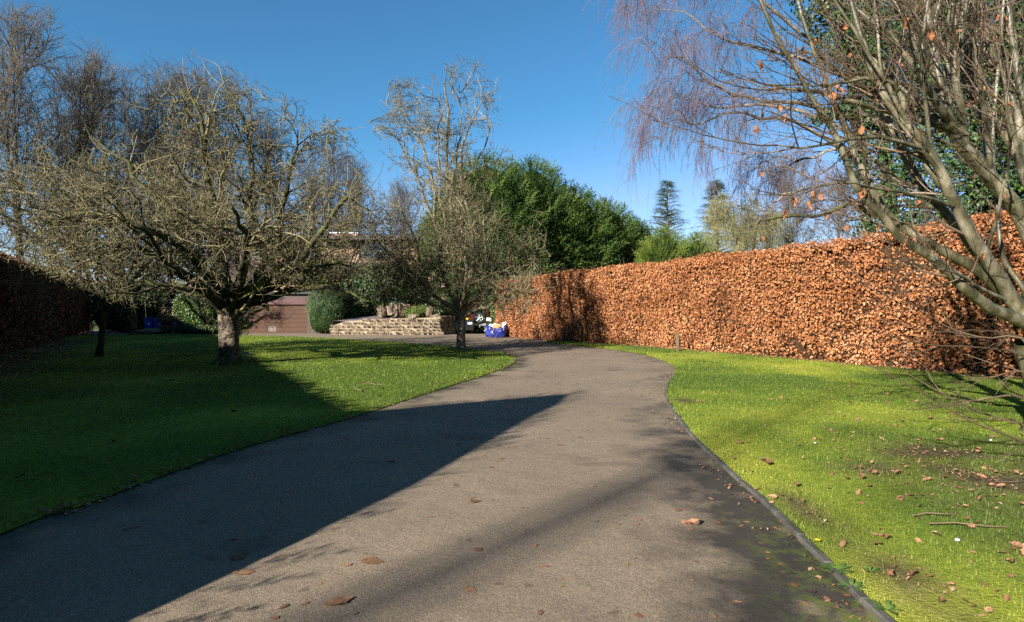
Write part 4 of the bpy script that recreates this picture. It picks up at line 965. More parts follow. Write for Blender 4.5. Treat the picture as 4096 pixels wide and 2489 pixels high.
# ------------------------------------------------------------------ multi-stemmed tree leaning in from the right
YM = 7.2; mbse = np.array([6.75, 7.4, 0.])
t = thing('multi_stem_tree', 'bare multi-stemmed tree with glossy olive-grey stems leaning in from the right', 'tree', mbse)
def LM(*pp): return [at(x, y, YM + dy) for x, y, dy in pp]
q = MB(); trunk_mesh(q, [mbse - (0, 0, .1), mbse + (-.05, -.05, .4), mbse + (-.18, -.1, .8), mbse + (-.35, -.15, 1.25)], [.36, .31, .30, .26], k=14, n=12, flare=.2); q.build('trunk', M['stem_bark'], t)
stems = [
 (((1046, 345, .2), (1040, 270, .3), (1024, 220, .3), (992, 180, .3), (970, 155, .3), (953, 131, .3), (943, 106, .3), (934, 60, .3), (924, 0, .3), (915, -70, .3)), .135, .05),
 (((1040, 335, 0), (1019, 309, 0), (997, 275, -.1), (975, 240, -.2), (957, 207, -.2), (947, 187, -.3), (932, 155, -.3), (912, 130, -.4), (890, 105, -.4), (868, 60, -.5), (850, 0, -.5)), .105, .03),
 (((1040, 340, -.1), (1019, 319, -.2), (992, 310, -.3), (975, 296, -.4), (955, 281, -.5), (942, 266, -.5), (925, 253, -.6), (900, 238, -.6), (882, 217, -.7), (858, 192, -.7), (847, 166, -.8), (834, 132, -.8), (815, 105, -.9), (790, 62, -.9), (768, 22, -1), (758, -5, -1)), .085, .016),
 (((1028, 318, .1), (1002, 290, .1), (975, 268, 0), (949, 254, 0), (922, 240, -.1), (905, 229, -.1), (886, 212, -.1), (866, 178, -.2), (850, 140, -.2), (833, 100, -.2), (815, 55, -.3), (800, 10, -.3), (790, -30, -.3)), .080, .018),
 (((1020, 305, .2), (997, 277, .3), (975, 250, .3), (959, 229, .4), (942, 209, .4), (929, 194, .4), (915, 175, .5), (902, 154, .5), (892, 132, .5), (882, 106, .5), (868, 55, .5), (852, 0, .5), (845, -40, .5)), .075, .028),
 (((1044, 340, .3), (1024, 291, .3), (1005, 262, .4), (1000, 240, .4), (994, 183, .5), (992, 133, .5), (994, 100, .5), (1000, 40, .5), (1004, -30, .5)), .040, .018),
 (((1055, 330, .6), (1048, 240, .6), (1024, 172, .6), (1010, 143, .6), (992, 120, .6), (980, 98, .6), (965, 58, .6), (948, 0, .6), (940, -50, .6)), .075, .035),
 (((952, 130, .3), (927, 123, .1), (900, 115, 0), (875, 108, -.2), (845, 100, -.3), (815, 92, -.4), (789, 89, -.5), (768, 85, -.5)), .055, .014),
 (((945, 112, .3), (920, 105, .3), (895, 103, .2), (872, 92, .1), (850, 80, 0), (829, 65, 0), (813, 54, 0), (796, 52, 0)), .055, .016),
 (((910, 128, -.3), (896, 88, -.4), (868, 79, -.5), (841, 83, -.5), (820, 86, -.6), (794, 84, -.6)), .035, .010),
 (((965, 150, .3), (960, 110, .1), (955, 70, 0), (960, 30, -.1), (965, -30, -.2)), .060, .035),
 (((950, 125, .3), (945, 95, .5), (925, 55, .6), (900, 15, .7), (885, -25, .7)), .065, .030),
 (((958, 136, .3), (935, 100, 0), (915, 70, -.2), (885, 30, -.3), (870, -10, -.4)), .055, .022),
 (((992, 180, .3), (985, 140, .7), (975, 100, .9), (970, 50, 1.0), (985, -20, 1.1)), .055, .025),
 (((1030, 180, .5), (1015, 110, .9), (1000, 75, 1.0), (985, 30, 1.0), (975, -30, 1.0)), .06, .03),
 (((1060, 260, .8), (1040, 160, .9), (1020, 90, .9), (1012, 40, .9), (1000, -30, .9)), .07, .04),
 (((1005, 300, -.2), (975, 285, -.5), (965, 277, -.6), (935, 268, -.8), (905, 262, -.9)), .028, .008),
 (((960, 207, -.2), (920, 196, -.5), (885, 190, -.7), (850, 183, -.9), (815, 187, -1.0), (775, 196, -1.0)), .026, .007),
 (((930, 153, -.3), (895, 140, -.6), (860, 138, -.8), (830, 143, -.9), (800, 148, -1.0), (776, 145, -1.0)), .030, .008),
 (((985, 260, 0), (1000, 200, -.4), (1010, 150, -.6), (1006, 100, -.8), (1015, 40, -.9)), .022, .010),
 (((905, 110, -.4), (915, 60, -.8), (925, 20, -1.0), (930, -30, -1.1)), .020, .012)]
LP, LR = [], []
for pp, r0, r1 in stems:
    P = smooth_path(LM(*pp), 22); P[1:-1] += rng.normal(size=(20, 3)) * .006; R = .88 * (r0 + (r1 - r0) * np.linspace(0, 1, 22) ** .9)
    V, F = tubes(P[None], R[None], 12); rk = np.repeat(R, 12)[:, None]; V = V + rng.normal(size=V.shape) * rk * .035
    q = MB(); q.add(V, F, rng.random()); q.build('stem', M['stem_bark'], t); LP.append(P); LR.append(R)
LP, LR = np.array(LP), np.array(LR)
pick = [0, 1, 4, 6, 10, 11, 12, 13, 14, 15]
X2, R2 = grow(LP[pick], LR[pick], 5, 1.35, 14, t0=.3, t1=.9, ang=.36, asd=.12, wob=.05, trop=(-.01, 0, .035), rr=.55, rmin=.017, rmax=.04, taper=.4, bias=(-.3, 0, .3))
for P, R in zip(X2, R2):
    q = MB(); V, F = tubes(P[None], R[None], 9); V += rng.normal(size=V.shape) * np.repeat(R, 9)[:, None] * .04; q.add(V, F, rng.random()); q.build('stem', M['stem_bark'], t)
cr = MB()
B3 = grow(X2, R2, 4, .7, 7, t0=.3, ang=.65, asd=.2, wob=.1, trop=(-.03, 0, .04), rr=.45, rmin=.007, rmax=.014, taper=.35, bias=(-.4, 0, 0)); add_tubes(cr, *B3, 5)
C3 = grow(*B3, 3, .3, 5, t0=.2, ang=.65, asd=.2, wob=.1, trop=(0, 0, .05), rr=.5, rmin=.0035, taper=.5); add_tubes(cr, *C3, 4)
A = grow(LP, LR, 8, .85, 8, t0=.28, ang=.7, asd=.25, wob=.10, trop=(-.05, -.02, .05), rr=.35, rmin=.009, rmax=.018, taper=.35, bias=(-.9, -.1, 0)); add_tubes(cr, *A, 6)
B = grow(*A, 5, .42, 6, t0=.15, ang=.65, asd=.2, wob=.10, trop=(-.03, 0, .06), rr=.5, rmin=.004, rmax=.008, taper=.45, bias=(-.4, 0, 0)); add_tubes(cr, *B, 5)
Dm = grow(*B, 3, .16, 4, t0=.3, ang=.6, asd=.2, wob=.12, trop=(0, 0, .06), rr=.7, rmin=.0028, rmax=.005, taper=.6); add_tubes(cr, *Dm, 4)
low = [((1060, 385, -.6), (1024, 355, -.8), (975, 347, -1.0), (930, 345, -1.1), (890, 336, -1.2), (858, 322, -1.3)), ((1055, 395, -.8), (1024, 340, -1.0), (985, 338, -1.1), (950, 328, -1.2), (920, 310, -1.3)),
       ((1080, 470, -1.0), (1024, 442, -1.3), (968, 420, -1.5), (914, 388, -1.6), (868, 364, -1.7)), ((1080, 440, -.8), (1024, 425, -1.0), (980, 412, -1.1), (940, 392, -1.2), (905, 372, -1.2)),
       ((1075, 400, -.5), (1024, 372, -.6), (990, 378, -.7), (955, 382, -.8)), ((1070, 360, -.3), (1024, 338, -.4), (980, 330, -.5), (935, 332, -.6), (880, 318, -.8)), ((1075, 430, -1.2), (1024, 398, -1.4), (990, 398, -1.5), (960, 404, -1.5), (925, 408, -1.6))]
lw = []
for p in low: lw.append(smooth_path(LM(*p), 12))
lw = np.array(lw); lr = np.repeat(np.linspace(.014, .0035, 12)[None], len(lw), 0)
add_tubes(cr, lw, lr, 6)
E1 = grow(lw, lr, 7, .36, 6, t0=.15, ang=.55, asd=.2, wob=.10, trop=(-.02, 0, .02), rr=.5, rmin=.003, taper=.5); add_tubes(cr, *E1, 4)
E2 = grow(*E1, 3, .15, 4, t0=.2, ang=.6, asd=.2, wob=.10, rr=.7, rmin=.0024, taper=.6); add_tubes(cr, *E2, 4)
tag(cr.build('twigs', M['stem_twig'], t), kind='stuff')
# withered leaves still hanging
def crumpled_leaf(n=0):
    u = np.linspace(0, 1, 8); v = np.linspace(-1, 1, 5); U, W = np.meshgrid(u, v, indexing='ij'); lobe = np.where(np.arange(8) % 2, 1., rng.choice([.5, .85]))[:, None]; wid = np.sin(np.pi * np.clip(U, .02, .98) ** .8) * rng.uniform(.3, .5) * lobe
    X = U; Yv = W * wid * (1 + .12 * rng.normal(size=U.shape)); Z = .20 * np.abs(W) ** 1.3 * (.5 + .9 * rng.random()) - .3 * (U - .4) ** 2 * rng.random() + rng.normal(size=U.shape) * .05
    q = MB(); surf(q, np.stack([X, Yv, Z], -1), a=rng.random(40) * .45 + .55 * rng.random()); return q
leaf_meshes = [crumpled_leaf().mesh('leaf', M['dry_leaf']) for _ in range(8)]
tips = np.concatenate([A[0][:, -1], B[0][:, -1], A[0][:, 4]]); vx = 512 + tips[:, 0] / tips[:, 1] * FPX; vy = HOR - (tips[:, 2] - CAM_Z) / tips[:, 1] * FPX
ok = np.where((vx > 750) & (vx < 1030) & (vy > 5) & (vy < 260))[0]; sel = rng.choice(ok, min(64, len(ok)), replace=False)
for k, i in enumerate(sel):
    o = bpy.data.objects.new('leaf', leaf_meshes[k % 8]); C.objects.link(o); o.parent = t; o.location = tips[i] - origin(t); sz = rng.uniform(.06, .12)
    o.scale = (sz, sz, sz); o.rotation_euler = (rng.uniform(-.6, .6), math.radians(75) + rng.normal() * .35, rng.uniform(0, 6.28))

# ------------------------------------------------------------------ yew outside the frame on the left (its shade crosses the drive)
conifer('yew_bush', 'broad conical yew beside the viewpoint, left', (-6.75, 1.95, 0), [(3.7, .1), (3.3, 1.3), (2.35, 2.5), (1.35, 3.7), (.55, 4.75), (.04, 5.3)], 3200, .24, M['shrub_dark'], seed=12, core=.97, lump=.08, cat='shrub')
for (x, y, hh, lab) in [(14.5, -1.5, 11, 'tall unseen conifer added right of the viewpoint to block sky light'), (13.0, -7.5, 12, 'tall unseen conifer added behind the viewpoint, right, to block sky light'), (8.0, -13.0, 12, 'tall unseen conifer added behind the viewpoint to block sky light'), (2.5, -17.0, 12, 'tall unseen conifer added farthest behind the viewpoint to block sky light')]:  # added conifers out of view, holding back sky light from the drive
    conifer('leyland_cypress', lab, (x, y, 0), [(2.6, .1), (3.0, hh * .25), (2.7, hh * .5), (1.8, hh * .75), (.05, hh)], 700, 1.4, M['leyland'], group='unseen conifers added to block sky light')
# ------------------------------------------------------------------ house, garage and outbuilding
house = thing('house', 'low-roofed stone house with brown window frames behind the bare trees', 'house', (-14, 44, 0))
YH = 44.0
xl, xr = at(222, 0, YH)[0], at(424, 0, YH)[0]; zt = at(0, 238, YH)[2]
def wall_with_openings(mb, x0, x1, z0, z1, y, th, ops):
    xs = sorted({x0, x1, *[o[0] for o in ops], *[o[1] for o in ops]}); zs = sorted({z0, z1, *[o[2] for o in ops], *[o[3] for o in ops]})
    for a, b in zip(xs[:-1], xs[1:]):
        for c, d in zip(zs[:-1], zs[1:]):
            mx, mz = (a + b) / 2, (c + d) / 2
            if any(o[0] < mx < o[1] and o[2] < mz < o[3] for o in ops): continue
            cbox(mb, a, b, y, y + th, c, d)
wins = []
for (p0, p1, q0, q1) in ((359, 393, 243, 259), (290, 322, 245, 259), (241, 264, 246, 259), (228, 236, 246, 262)):
    a = at(p0, q1, YH); b = at(p1, q0, YH); wins.append((a[0], b[0], a[2], b[2]))
q = MB(); wall_with_openings(q, xl, xr, 0, zt, YH, .35, wins); q.build('wall', M['render'], house, smooth=False)
box_obj('wall', M['render'], house, xr - .35, xr - .003, YH + .352, YH + 8, 0, zt); box_obj('wall', M['render'], house, xl + .003, xl + .35, YH + .352, YH + 8, 0, zt)
box_obj('wall', M['render'], house, xl + .352, xr - .352, YH + 7.6, YH + 7.95, 0, zt)
for (a, b, c, d) in wins:
    w = cbox(MB(), a, b, YH + .16, YH + .17, c, d).build('window', M['glassy'], house, smooth=False)
    fr = MB(); f = .07
    for dims in ((a, b, c - .0, c + f), (a, b, d - f, d)): cbox(fr, dims[0], dims[1], YH + .08, YH + .158, dims[2], dims[3])
    for xx in (a, b - f, a + (b - a) * .76): cbox(fr, xx, xx + f, YH + .082, YH + .156, c + f, d - f)
    cbox(fr, a + (b - a) * .76 + f, b - f, YH + .084, YH + .154, d - (d - c) * .28, d - (d - c) * .28 + f)
    fr.build('frame', M['maroon'], w, smooth=False)
    cbox(MB(), a - .08, b + .08, YH - .08, YH + .078, c - .1, c - .002).build('sill', M['fascia'], w, smooth=False)
    cq = MB(); xs = np.linspace(a + (b - a) * .88, b - .1, 9); P = np.stack([np.stack([xs, YH + .24 + .03 * np.sin(np.arange(9) * 1.6), np.full(9, z)], -1) for z in (c + .03, d - .03)], 1); surf(cq, P); cq.build('curtain', M['curtain'], w)
ez = at(0, 239.5, YH)[2]; ov = 1.0
rf = MB(); y0 = YH - ov
V = [(xl - 1.0, y0, ez + .14), (xr + 1.0, y0, ez + .14), (xr + 1.0, YH + 9, ez + .14), (xl - 1.0, YH + 9, ez + .14), (xl - .2, YH + 4, ez + .75), (xr + .2, YH + 4, ez + .75)]
rf.add(V, [(0, 1, 5, 4), (2, 3, 4, 5)]); rf.F.append(np.array([(1, 2, 5), (3, 0, 4)])); roof = rf.build('roof', M['roof'], house, smooth=False)
box_obj('fascia', M['fascia'], roof, xl - 1.0, xr + 1.0, y0 - .03, y0 - .003, ez - .12, ez + .16)
box_obj('soffit', M['fascia'], roof, xl - .99, xr + .99, y0, YH + 8.9, ez - .02, ez + .03)
cx = at(340, 0, YH + 2)[0]; ch = cbox(MB(), cx - 1.0, cx + 1.0, YH + 3.3, YH + 4.6, ez + .4, ez + .85).build('chimney', M['render'], roof, smooth=False)
box_obj('chimney_cap', M['white'], roof, cx - 1.15, cx + 1.15, YH + 3.2, YH + 4.7, ez + .852, ez + .95)
# boarded band under the windows
bz0 = at(0, 285, YH)[2]; bz1 = at(0, 262, YH)[2]; nb = 9
for i in range(nb):
    z0 = bz0 + (bz1 - bz0) * i / nb; box_obj('board', M['timber'], house, xl + .2, xr - 1.2, YH - .03 - .01 * (i % 2), YH - .004, z0, z0 + (bz1 - bz0) / nb - .012)

# garage block in front
gar = thing('garage', 'brown roller-shutter double garage under the house', 'garage', (-10.5, 40, 0))
GY = 39.7; gx0, gx1 = at(228, 0, GY)[0], at(307, 0, GY)[0]; gz = at(0, 304.5, GY)[2]; top = at(0, 294, GY)[2]
q = MB(); wall_with_openings(q, gx0 - 1.2, gx1 + .9, 0, top, GY, .3, [(gx0, gx1, -.01, gz)]); q.build('wall', M['fascia'], gar, smooth=False)
box_obj('lintel', M['maroon'], gar, gx0 - .1, gx1 + .1, GY - .06, GY - .003, gz, at(0, 299, GY)[2])
box_obj('flat_roof', M['roof'], gar, gx0 - 1.4, gx1 + 1.1, GY - .25, YH - .01, top, top + .16)
box_obj('wall', M['terracotta'], gar, gx1 + .6, gx1 + .9, GY + .302, YH - .01, 0, top - .003); box_obj('wall', M['terracotta'], gar, gx0 - 1.2, gx0 - .9, GY + .302, YH - .01, 0, top - .003)
door = cbox(MB(), gx0, gx1, GY + .14, GY + .16, 0.01, gz - .002).build('garage_door', M['garage'], gar, smooth=False)
ns = 22; sm = MB()
th = np.linspace(0, math.pi, 7); hh = gz / ns
P = np.stack([np.stack([np.full(7, x), -.034 * np.sin(th) ** .7, hh * .94 * (1 - np.cos(th)) / 2], -1) for x in (gx0 - gx0, gx1 - gx0)], 0); surf(sm, P); slat = sm.mesh('slat', M['garage'])
for i in range(ns):
    o = bpy.data.objects.new('slat', slat); C.objects.link(o); o.parent = door; o.location = (np.array((gx0, GY + .14 - .001, i * hh + .01)) - origin(door))
vent = MB()
for i in range(4):
    for j in range(6):
        x = at(268 + j * 1.35, 0, GY)[0]; z = hh * (1.5 + i) ; cbox(vent, x, x + .035, GY + .10, GY + .103, z, z + .035)
vent.build('vent_slots', M['white'], door, smooth=False)

shed = thing('garden_room', 'dark timber outbuilding with lattice windows at the far left', 'outbuilding', (-24.5, 43, 0))
SY = 43.0; sx0, sx1 = at(138, 0, SY)[0], at(224, 0, SY)[0]; sz = at(0, 286, SY)[2]
sw = [(at(164, 0, SY)[0], at(171.5, 0, SY)[0], at(0, 313, SY)[2], at(0, 298, SY)[2]), (at(154, 0, SY)[0], at(160, 0, SY)[0], at(0, 313, SY)[2], at(0, 298, SY)[2]), (at(175, 0, SY)[0], at(182, 0, SY)[0], at(0, 313, SY)[2], at(0, 298, SY)[2])]
q = MB(); wall_with_openings(q, sx0, sx1, 0, sz, SY, .12, sw); q.build('wall', M['timber'], shed, smooth=False)
for xx in (sx0, sx1 - .12): box_obj('wall', M['timber'], shed, xx + .001, xx + .119, SY + .122, SY + 4, 0, sz - .003)
box_obj('roof', M['roof'], shed, sx0 - .5, sx1 + .4, SY - .6, SY + 4.2, sz, sz + .14); box_obj('fascia', M['fascia'], shed, sx0 - .5, sx1 + .4, SY - .64, SY - .603, sz - .12, sz + .16)
for i in range(8):
    z = .05 + i * (sw[0][2] - .15) / 8; box_obj('board', M['timber'], shed, sx0 + .02, sx1 - .02, SY - .025 - .008 * (i % 2), SY - .003, z, z + (sw[0][2] - .15) / 8 - .014)
for (a, b, c, d) in sw:
    w = cbox(MB(), a, b, SY + .06, SY + .07, c, d).build('window', M['curtain'], shed, smooth=False); fr = MB(); f = .05
    for dims in ((a - f, a, c - f, d + f), (b, b + f, c - f, d + f), (a, b, c - f, c), (a, b, d, d + f)): cbox(fr, dims[0], dims[1], SY - .03, SY + .05, dims[2], dims[3])
    for i in range(1, 4): xx = a + (b - a) * i / 4; cbox(fr, xx - .012, xx + .012, SY + .03, SY + .056, c, d)
    for i in range(1, 4): zz = c + (d - c) * i / 4; cbox(fr, a, b, SY + .032, SY + .054, zz - .012, zz + .012)
    fr.build('frame', M['maroon'], w, smooth=False)

# ------------------------------------------------------------------ shrubs by the house
def leafy(name, label, cat, base, shape, n, size, mat, tmpl=(LEAF_T, LEAF_F), core=.86, group=None, down=-.3, jit=.5, lump=.15, seed=0):
    """shape(dir)-> point on unit surface scaled; leaves all over a rounded body"""
    base = np.asarray(base, float); t = thing(name, label, cat, base, group)
    d = unit(rng.normal(size=(n, 3))); d[:, 2] = np.where(rng.random(n) < .8, np.abs(d[:, 2]), d[:, 2])
    nz = 1 + lump * 2 * (fnoise(d[:, 0] * 2.2 + d[:, 2] * 2 + seed, d[:, 1] * 2.2 + seed, 81, 3) - .5)
    P = base + shape(d) * nz[:, None] * (1 - .16 * rng.random((n, 1)) ** 2); P[:, 2] = np.maximum(P[:, 2], .03)
    A, B, Nf = frames(d * .8 + rng.normal(size=(n, 3)) * jit, rng.normal(size=(n, 3)) + np.array([0, 0, down])); mb = MB(); scatter(mb, tmpl[0], tmpl[1], P, A, B, Nf, size * rng.uniform(.6, 1.3, n))
    tag(mb.build('foliage', mat, t, smooth=False), kind='stuff')
    u = np.linspace(0, 2 * math.pi, 17)[:-1]; v = np.linspace(-.98, .999, 12); U, Vv = np.meshgrid(u, v, indexing='ij'); dd = np.stack([np.cos(U) * np.sqrt(1 - Vv ** 2), np.sin(U) * np.sqrt(1 - Vv ** 2), Vv], -1).reshape(-1, 3)
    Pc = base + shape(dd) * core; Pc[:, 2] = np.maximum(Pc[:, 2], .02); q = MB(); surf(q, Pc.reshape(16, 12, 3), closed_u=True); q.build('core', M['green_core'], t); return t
def superell(rx, ry, h, p=5.0, z0=None):
    zc = h / 2 if z0 is None else z0
    def f(d):
        k = (np.abs(d[:, 0]) ** p + np.abs(d[:, 1]) ** p + np.abs(d[:, 2]) ** p) ** (-1 / p); q = d * k[:, None]
        return np.stack([q[:, 0] * rx, q[:, 1] * ry, zc + q[:, 2] * (h - zc)], -1)
    return f
YL = 38.6; a, b = at(171, 0, YL)[0], at(221, 0, YL)[0]
leafy('laurel_hedge', 'square-clipped glossy green hedge block left of the big apple trunk', 'hedge', ((a + b) / 2, YL + .9, 0), superell((b - a) / 2, 1.1, at(0, 294, YL)[2], 6), 9000, .13, M['laurel'], lump=.05)
leafy('cypress_bush', 'rounded mottled green cypress bush right of the garage door', 'shrub', (at(325, 0, 38.6)[0], 39.2, 0), superell(1.25, 1.2, at(0, 286, 38.6)[2], 3.2), 5200, .28, M['cypress'], (FR_T, FR_F), down=.4, jit=.4)
leafy('yellow_shrub', 'yellow-green shrub rising above the cypress bush by the garage', 'shrub', (at(318, 0, 41)[0], 41.4, 0), superell(1.5, 1.2, at(0, 268, 41)[2], 2.6), 3600, .22, M['box_ball'], lump=.3)
leafy('rhododendron', 'large dark evergreen shrub behind the rockery and stone wall', 'shrub', (at(372, 0, 41.5)[0], 42.0, 0), superell(3.1, 1.5, at(0, 270, 41.5)[2], 2.5), 7500, .2, M['shrub_dark'], lump=.3, seed=3)
leafy('rhododendron', 'dark evergreen shrub to the left of the big dark shrub', 'shrub', (at(350, 0, 40)[0], 40.6, 0), superell(1.2, 1.0, at(0, 292, 40)[2], 2.5), 3000, .18, M['shrub_dark'], lump=.25, seed=8)
leafy('juniper', 'small blue-green conifer bush above the rockery stones', 'shrub', (at(397, 0, 40)[0], 40.3, .6), superell(.8, .7, 1.5, 2.3), 1500, .22, M['shrub_blue'], (FR_T, FR_F), down=.5, lump=.3)
leafy('heather', 'brown heather bush between the rocks and round box bush', 'shrub', (at(411, 0, 39.2)[0], 39.4, .8), superell(.75, .6, .95, 2.3), 1500, .13, M['heather'], lump=.3)
leafy('box_bush', 'clipped round yellow-green bush on top of the stone wall', 'shrub', (at(417, 0, 38)[0], 38.2, .95), superell(.82, .75, .82, 2.2), 3600, .07, M['box_ball'], lump=.04)
leafy('evergreen_bush', 'loose green bush behind the slender tree and wall end', 'shrub', (at(438, 0, 38.6)[0], 39.2, .8), superell(.9, .8, 1.3, 2.3), 2000, .17, M['shrub_dark'], lump=.35, seed=5)
leafy('evergreen_column', 'tall pale green columnar evergreen beside the wooden railing', 'shrub', (at(420, 0, 42)[0], 42.4, 0), superell(.75, .7, at(0, 255, 42)[2], 2.8), 3200, .2, M['box_ball'], (FR_T, FR_F), down=.6, lump=.2)
leafy('dark_laurel', 'very dark laurel mass beside the blue bins at far left', 'shrub', (at(122, 0, 41)[0], 41.5, 0), superell(2.4, 1.6, at(0, 284, 41)[2], 2.6), 4200, .2, M['shrub_dark'], lump=.25, seed=15)
leafy('low_shrub', 'low dark shrub in front of the square green hedge', 'shrub', (at(196, 0, 37.9)[0], 38.2, 0), superell(2.0, .5, .55, 2.2), 1800, .13, M['shrub_dark'], lump=.4, seed=17)
leafy('green_shrub', 'green shrub beside the end of the copper hedge near vehicles', 'shrub', (at(495.5, 0, 36.9)[0], 36.9, 0), superell(.3, .5, 2.8, 2.6), 1300, .14, M['laurel'], lump=.4, seed=21)
# arching bamboo-like shrub seen behind the apple trunk
ps = np.array([at(236, 0, 25.5)[0], 25.5, 0.]); t = thing('arching_shrub', 'arching narrow-leaved shrub just behind the big apple trunk', 'shrub', ps)
P0 = np.array([[ps, ps + (0, 0, .1)]]); st_ = []
for i in range(22):
    a = rng.uniform(0, 6.28); r = rng.uniform(.25, .8); h = rng.uniform(.6, 1.6); st_.append(smooth_path([ps, ps + (math.cos(a) * r * .35, math.sin(a) * r * .35, h * .8), ps + (math.cos(a) * r * .8, math.sin(a) * r * .8, h), ps + (math.cos(a) * r * 1.25, math.sin(a) * r * 1.25, h * .85)], 8))
st_ = np.array(st_); q = MB(); add_tubes(q, st_, np.repeat(np.linspace(.01, .004, 8)[None], 22, 0), 4); q.build('stems', M['hedge_twig'], t)
idx = np.repeat(np.arange(22), 26); u = rng.integers(2, 8, len(idx)); P = st_[idx, u] + rng.normal(size=(len(idx), 3)) * .04; A, B, Nf = frames(np.array([0, 0, 1.]) + rng.normal(size=P.shape) * .5, rng.normal(size=P.shape) + np.array([0, 0, -.5])); q = MB()
scatter(q, np.array(LEAF_T) * (1, .45, 1), LEAF_F, P, A, B, Nf, .17 * rng.uniform(.6, 1.2, len(P))); tag(q.build('foliage', M['laurel'], t, smooth=False), kind='stuff')

# ------------------------------------------------------------------ stone retaining wall and rockery
wallp = [at(331, 334.8, 37.9)[:2], at(360, 0, 37.6)[:2], at(400, 0, 37.2)[:2], at(441, 0, 36.9)[:2], at(455, 0, 38.0)[:2], at(457, 0, 39.4)[:2]]
WP = np.array(wallp); WQ = np.vstack([smooth_path(np.column_stack([WP[:4], np.zeros(4)]), 40)[:, :2], WP[4:]])
wc = np.concatenate([[0], np.cumsum(np.hypot(*np.diff(WQ, axis=0).T))]); WL = wc[-1]
wall = thing('retaining_wall', 'low curved wall of pale rough stones holding the rockery', 'wall', (WP[2][0], WP[2][1], 0))
wh = lambda s: np.interp(s / WL, [0, .1, .3, .75, .82, 1], [.55, .85, .98, 1.12, 1.2, 1.15])
def wpt(s): return np.array([np.interp(s, wc, WQ[:, 0]), np.interp(s, wc, WQ[:, 1])])
q = MB(); S = np.linspace(0, WL, 60); B_ = np.array([wpt(x) for x in S]); T_ = unit(np.gradient(B_, axis=0)); Nn = np.stack([T_[:, 1], -T_[:, 0]], 1)
F_ = B_ - Nn * .035; K_ = B_ - Nn * .4; H_ = wh(S) - .02
P = np.stack([np.column_stack([F_, np.zeros(60)]), np.column_stack([F_, H_]), np.column_stack([K_, H_]), np.column_stack([K_, np.zeros(60)])], 1); surf(q, P); q.build('mortar', M['mortar'], wall, smooth=False)
def stone_mesh(rough=.1):
    q = MB(); n = 4; u = np.linspace(-1, 1, n)
    cbox(q, -.5, .5, -.5, .5, -.5, .5, b=.14); V = q.V[0] + rng.normal(size=q.V[0].shape) * rough * .5; q.V[0] = V; q.A[0] = np.full(len(V), rng.random()); return q.mesh('stone', M['stone'], True)
stones = [stone_mesh() for _ in range(14)]
z = .0; row = 0
while z < 1.2:
    ch_ = [.21, .18, .23, .18, .21, .17, .19, .15][row % 8]; s = -rng.uniform(0, .2)
    while s < WL:
        ln = rng.uniform(.22, .52); m = np.clip(s + ln / 2, 0, WL)
        if s + ln > 0 and z + ch_ * .6 < wh(m):
            p = wpt(m); tdir = wpt(min(m + .05, WL)) - wpt(max(m - .05, 0)); an = math.atan2(tdir[1], tdir[0]); nn = np.array([math.sin(an), -math.cos(an)])
            o = bpy.data.objects.new('stone', stones[rng.integers(14)]); C.objects.link(o); o.parent = wall
            c = p - nn * (.128 + rng.normal() * .010); o.location = np.array([c[0], c[1], z + ch_ / 2]) - origin(wall); o.scale = (ln * .94, .26, ch_ * rng.uniform(.86, .95)); o.rotation_euler = (rng.normal() * .03, rng.normal() * .03, an + rng.normal() * .03)
        s += ln
    z += ch_; row += 1
# raised bed behind the wall
bedp = [tuple(b - n * .35) for b, n in zip(B_[::3], Nn[::3])] + [(at(455, 0, 41)[0], 41.5), (at(330, 0, 42)[0], 42.5), (at(328, 0, 39)[0], 38.6)]
V, F = cdt_sheet(bedp, .3, lambda x, y: .78 + np.clip((y - 37.6) * .12, 0, .6) + .12 * (fnoise(x, y, 6) - .5)); q = MB(); q.add(V, F, rng.random(len(V))); tag(q.build('slate_bed', M['slate']), kind='structure')
def rock(name, label, px, py, Y, w, h, mat, group=None, seed=0):
    p = at(px, py, Y); u = np.linspace(0, 2 * math.pi, 13)[:-1]; v = np.linspace(-1, 1, 8); U, W = np.meshgrid(u, v, indexing='ij'); cr_ = np.sqrt(np.clip(1 - W ** 2, 0, 1)) ** .6
    r = 1 + .9 * (fnoise(np.cos(U) * 1.9 + seed, np.sin(U) * 1.3 + W + seed, 91) - .5)
    P = np.stack([p[0] + np.cos(U) * cr_ * r * w / 2, p[1] + np.sin(U) * cr_ * r * w * .4, p[2] + h / 2 + W * r * h / 2], -1); q = MB(); surf(q, P, closed_u=True, a=rng.random()); tag(q.build(name, mat, smooth=False), label, 'rock', group)
for i, (px, py, Y, w, h, lab) in enumerate([
  (383, 318, 39.6, .85, .8, 'reddish-brown rock at the left end of the rockery'), (392.5, 317, 39.4, .8, .95, 'large mossy squarish rock in the middle of the rockery'), (390, 311, 39.8, .6, .4, 'pale flat rock on top of the rockery stones'),
  (401, 316, 39.6, .75, .85, 'dark rock right of the squarish mossy rock'), (407, 314, 39.9, .5, .7, 'upright brown rock at the right end of the rockery'), (430, 319.5, 37.5, .55, .85, 'pale upright pointed stone beside the round bush'),
  (413.5, 320, 37.3, .75, .42, 'pale flat stone on the wall top below the round bush'), (436, 319, 37.4, .5, .3, 'small pale stone on the wall top behind the slender trunk')]): rock('rock', lab, px, py, Y, w, h, M['rock'], seed=i * 3)
rock('flat_rock', 'flat grey rock lying on the gravel before the blue bins', 155, 334, 38.6, 2.0, .38, M['rock'], seed=40)

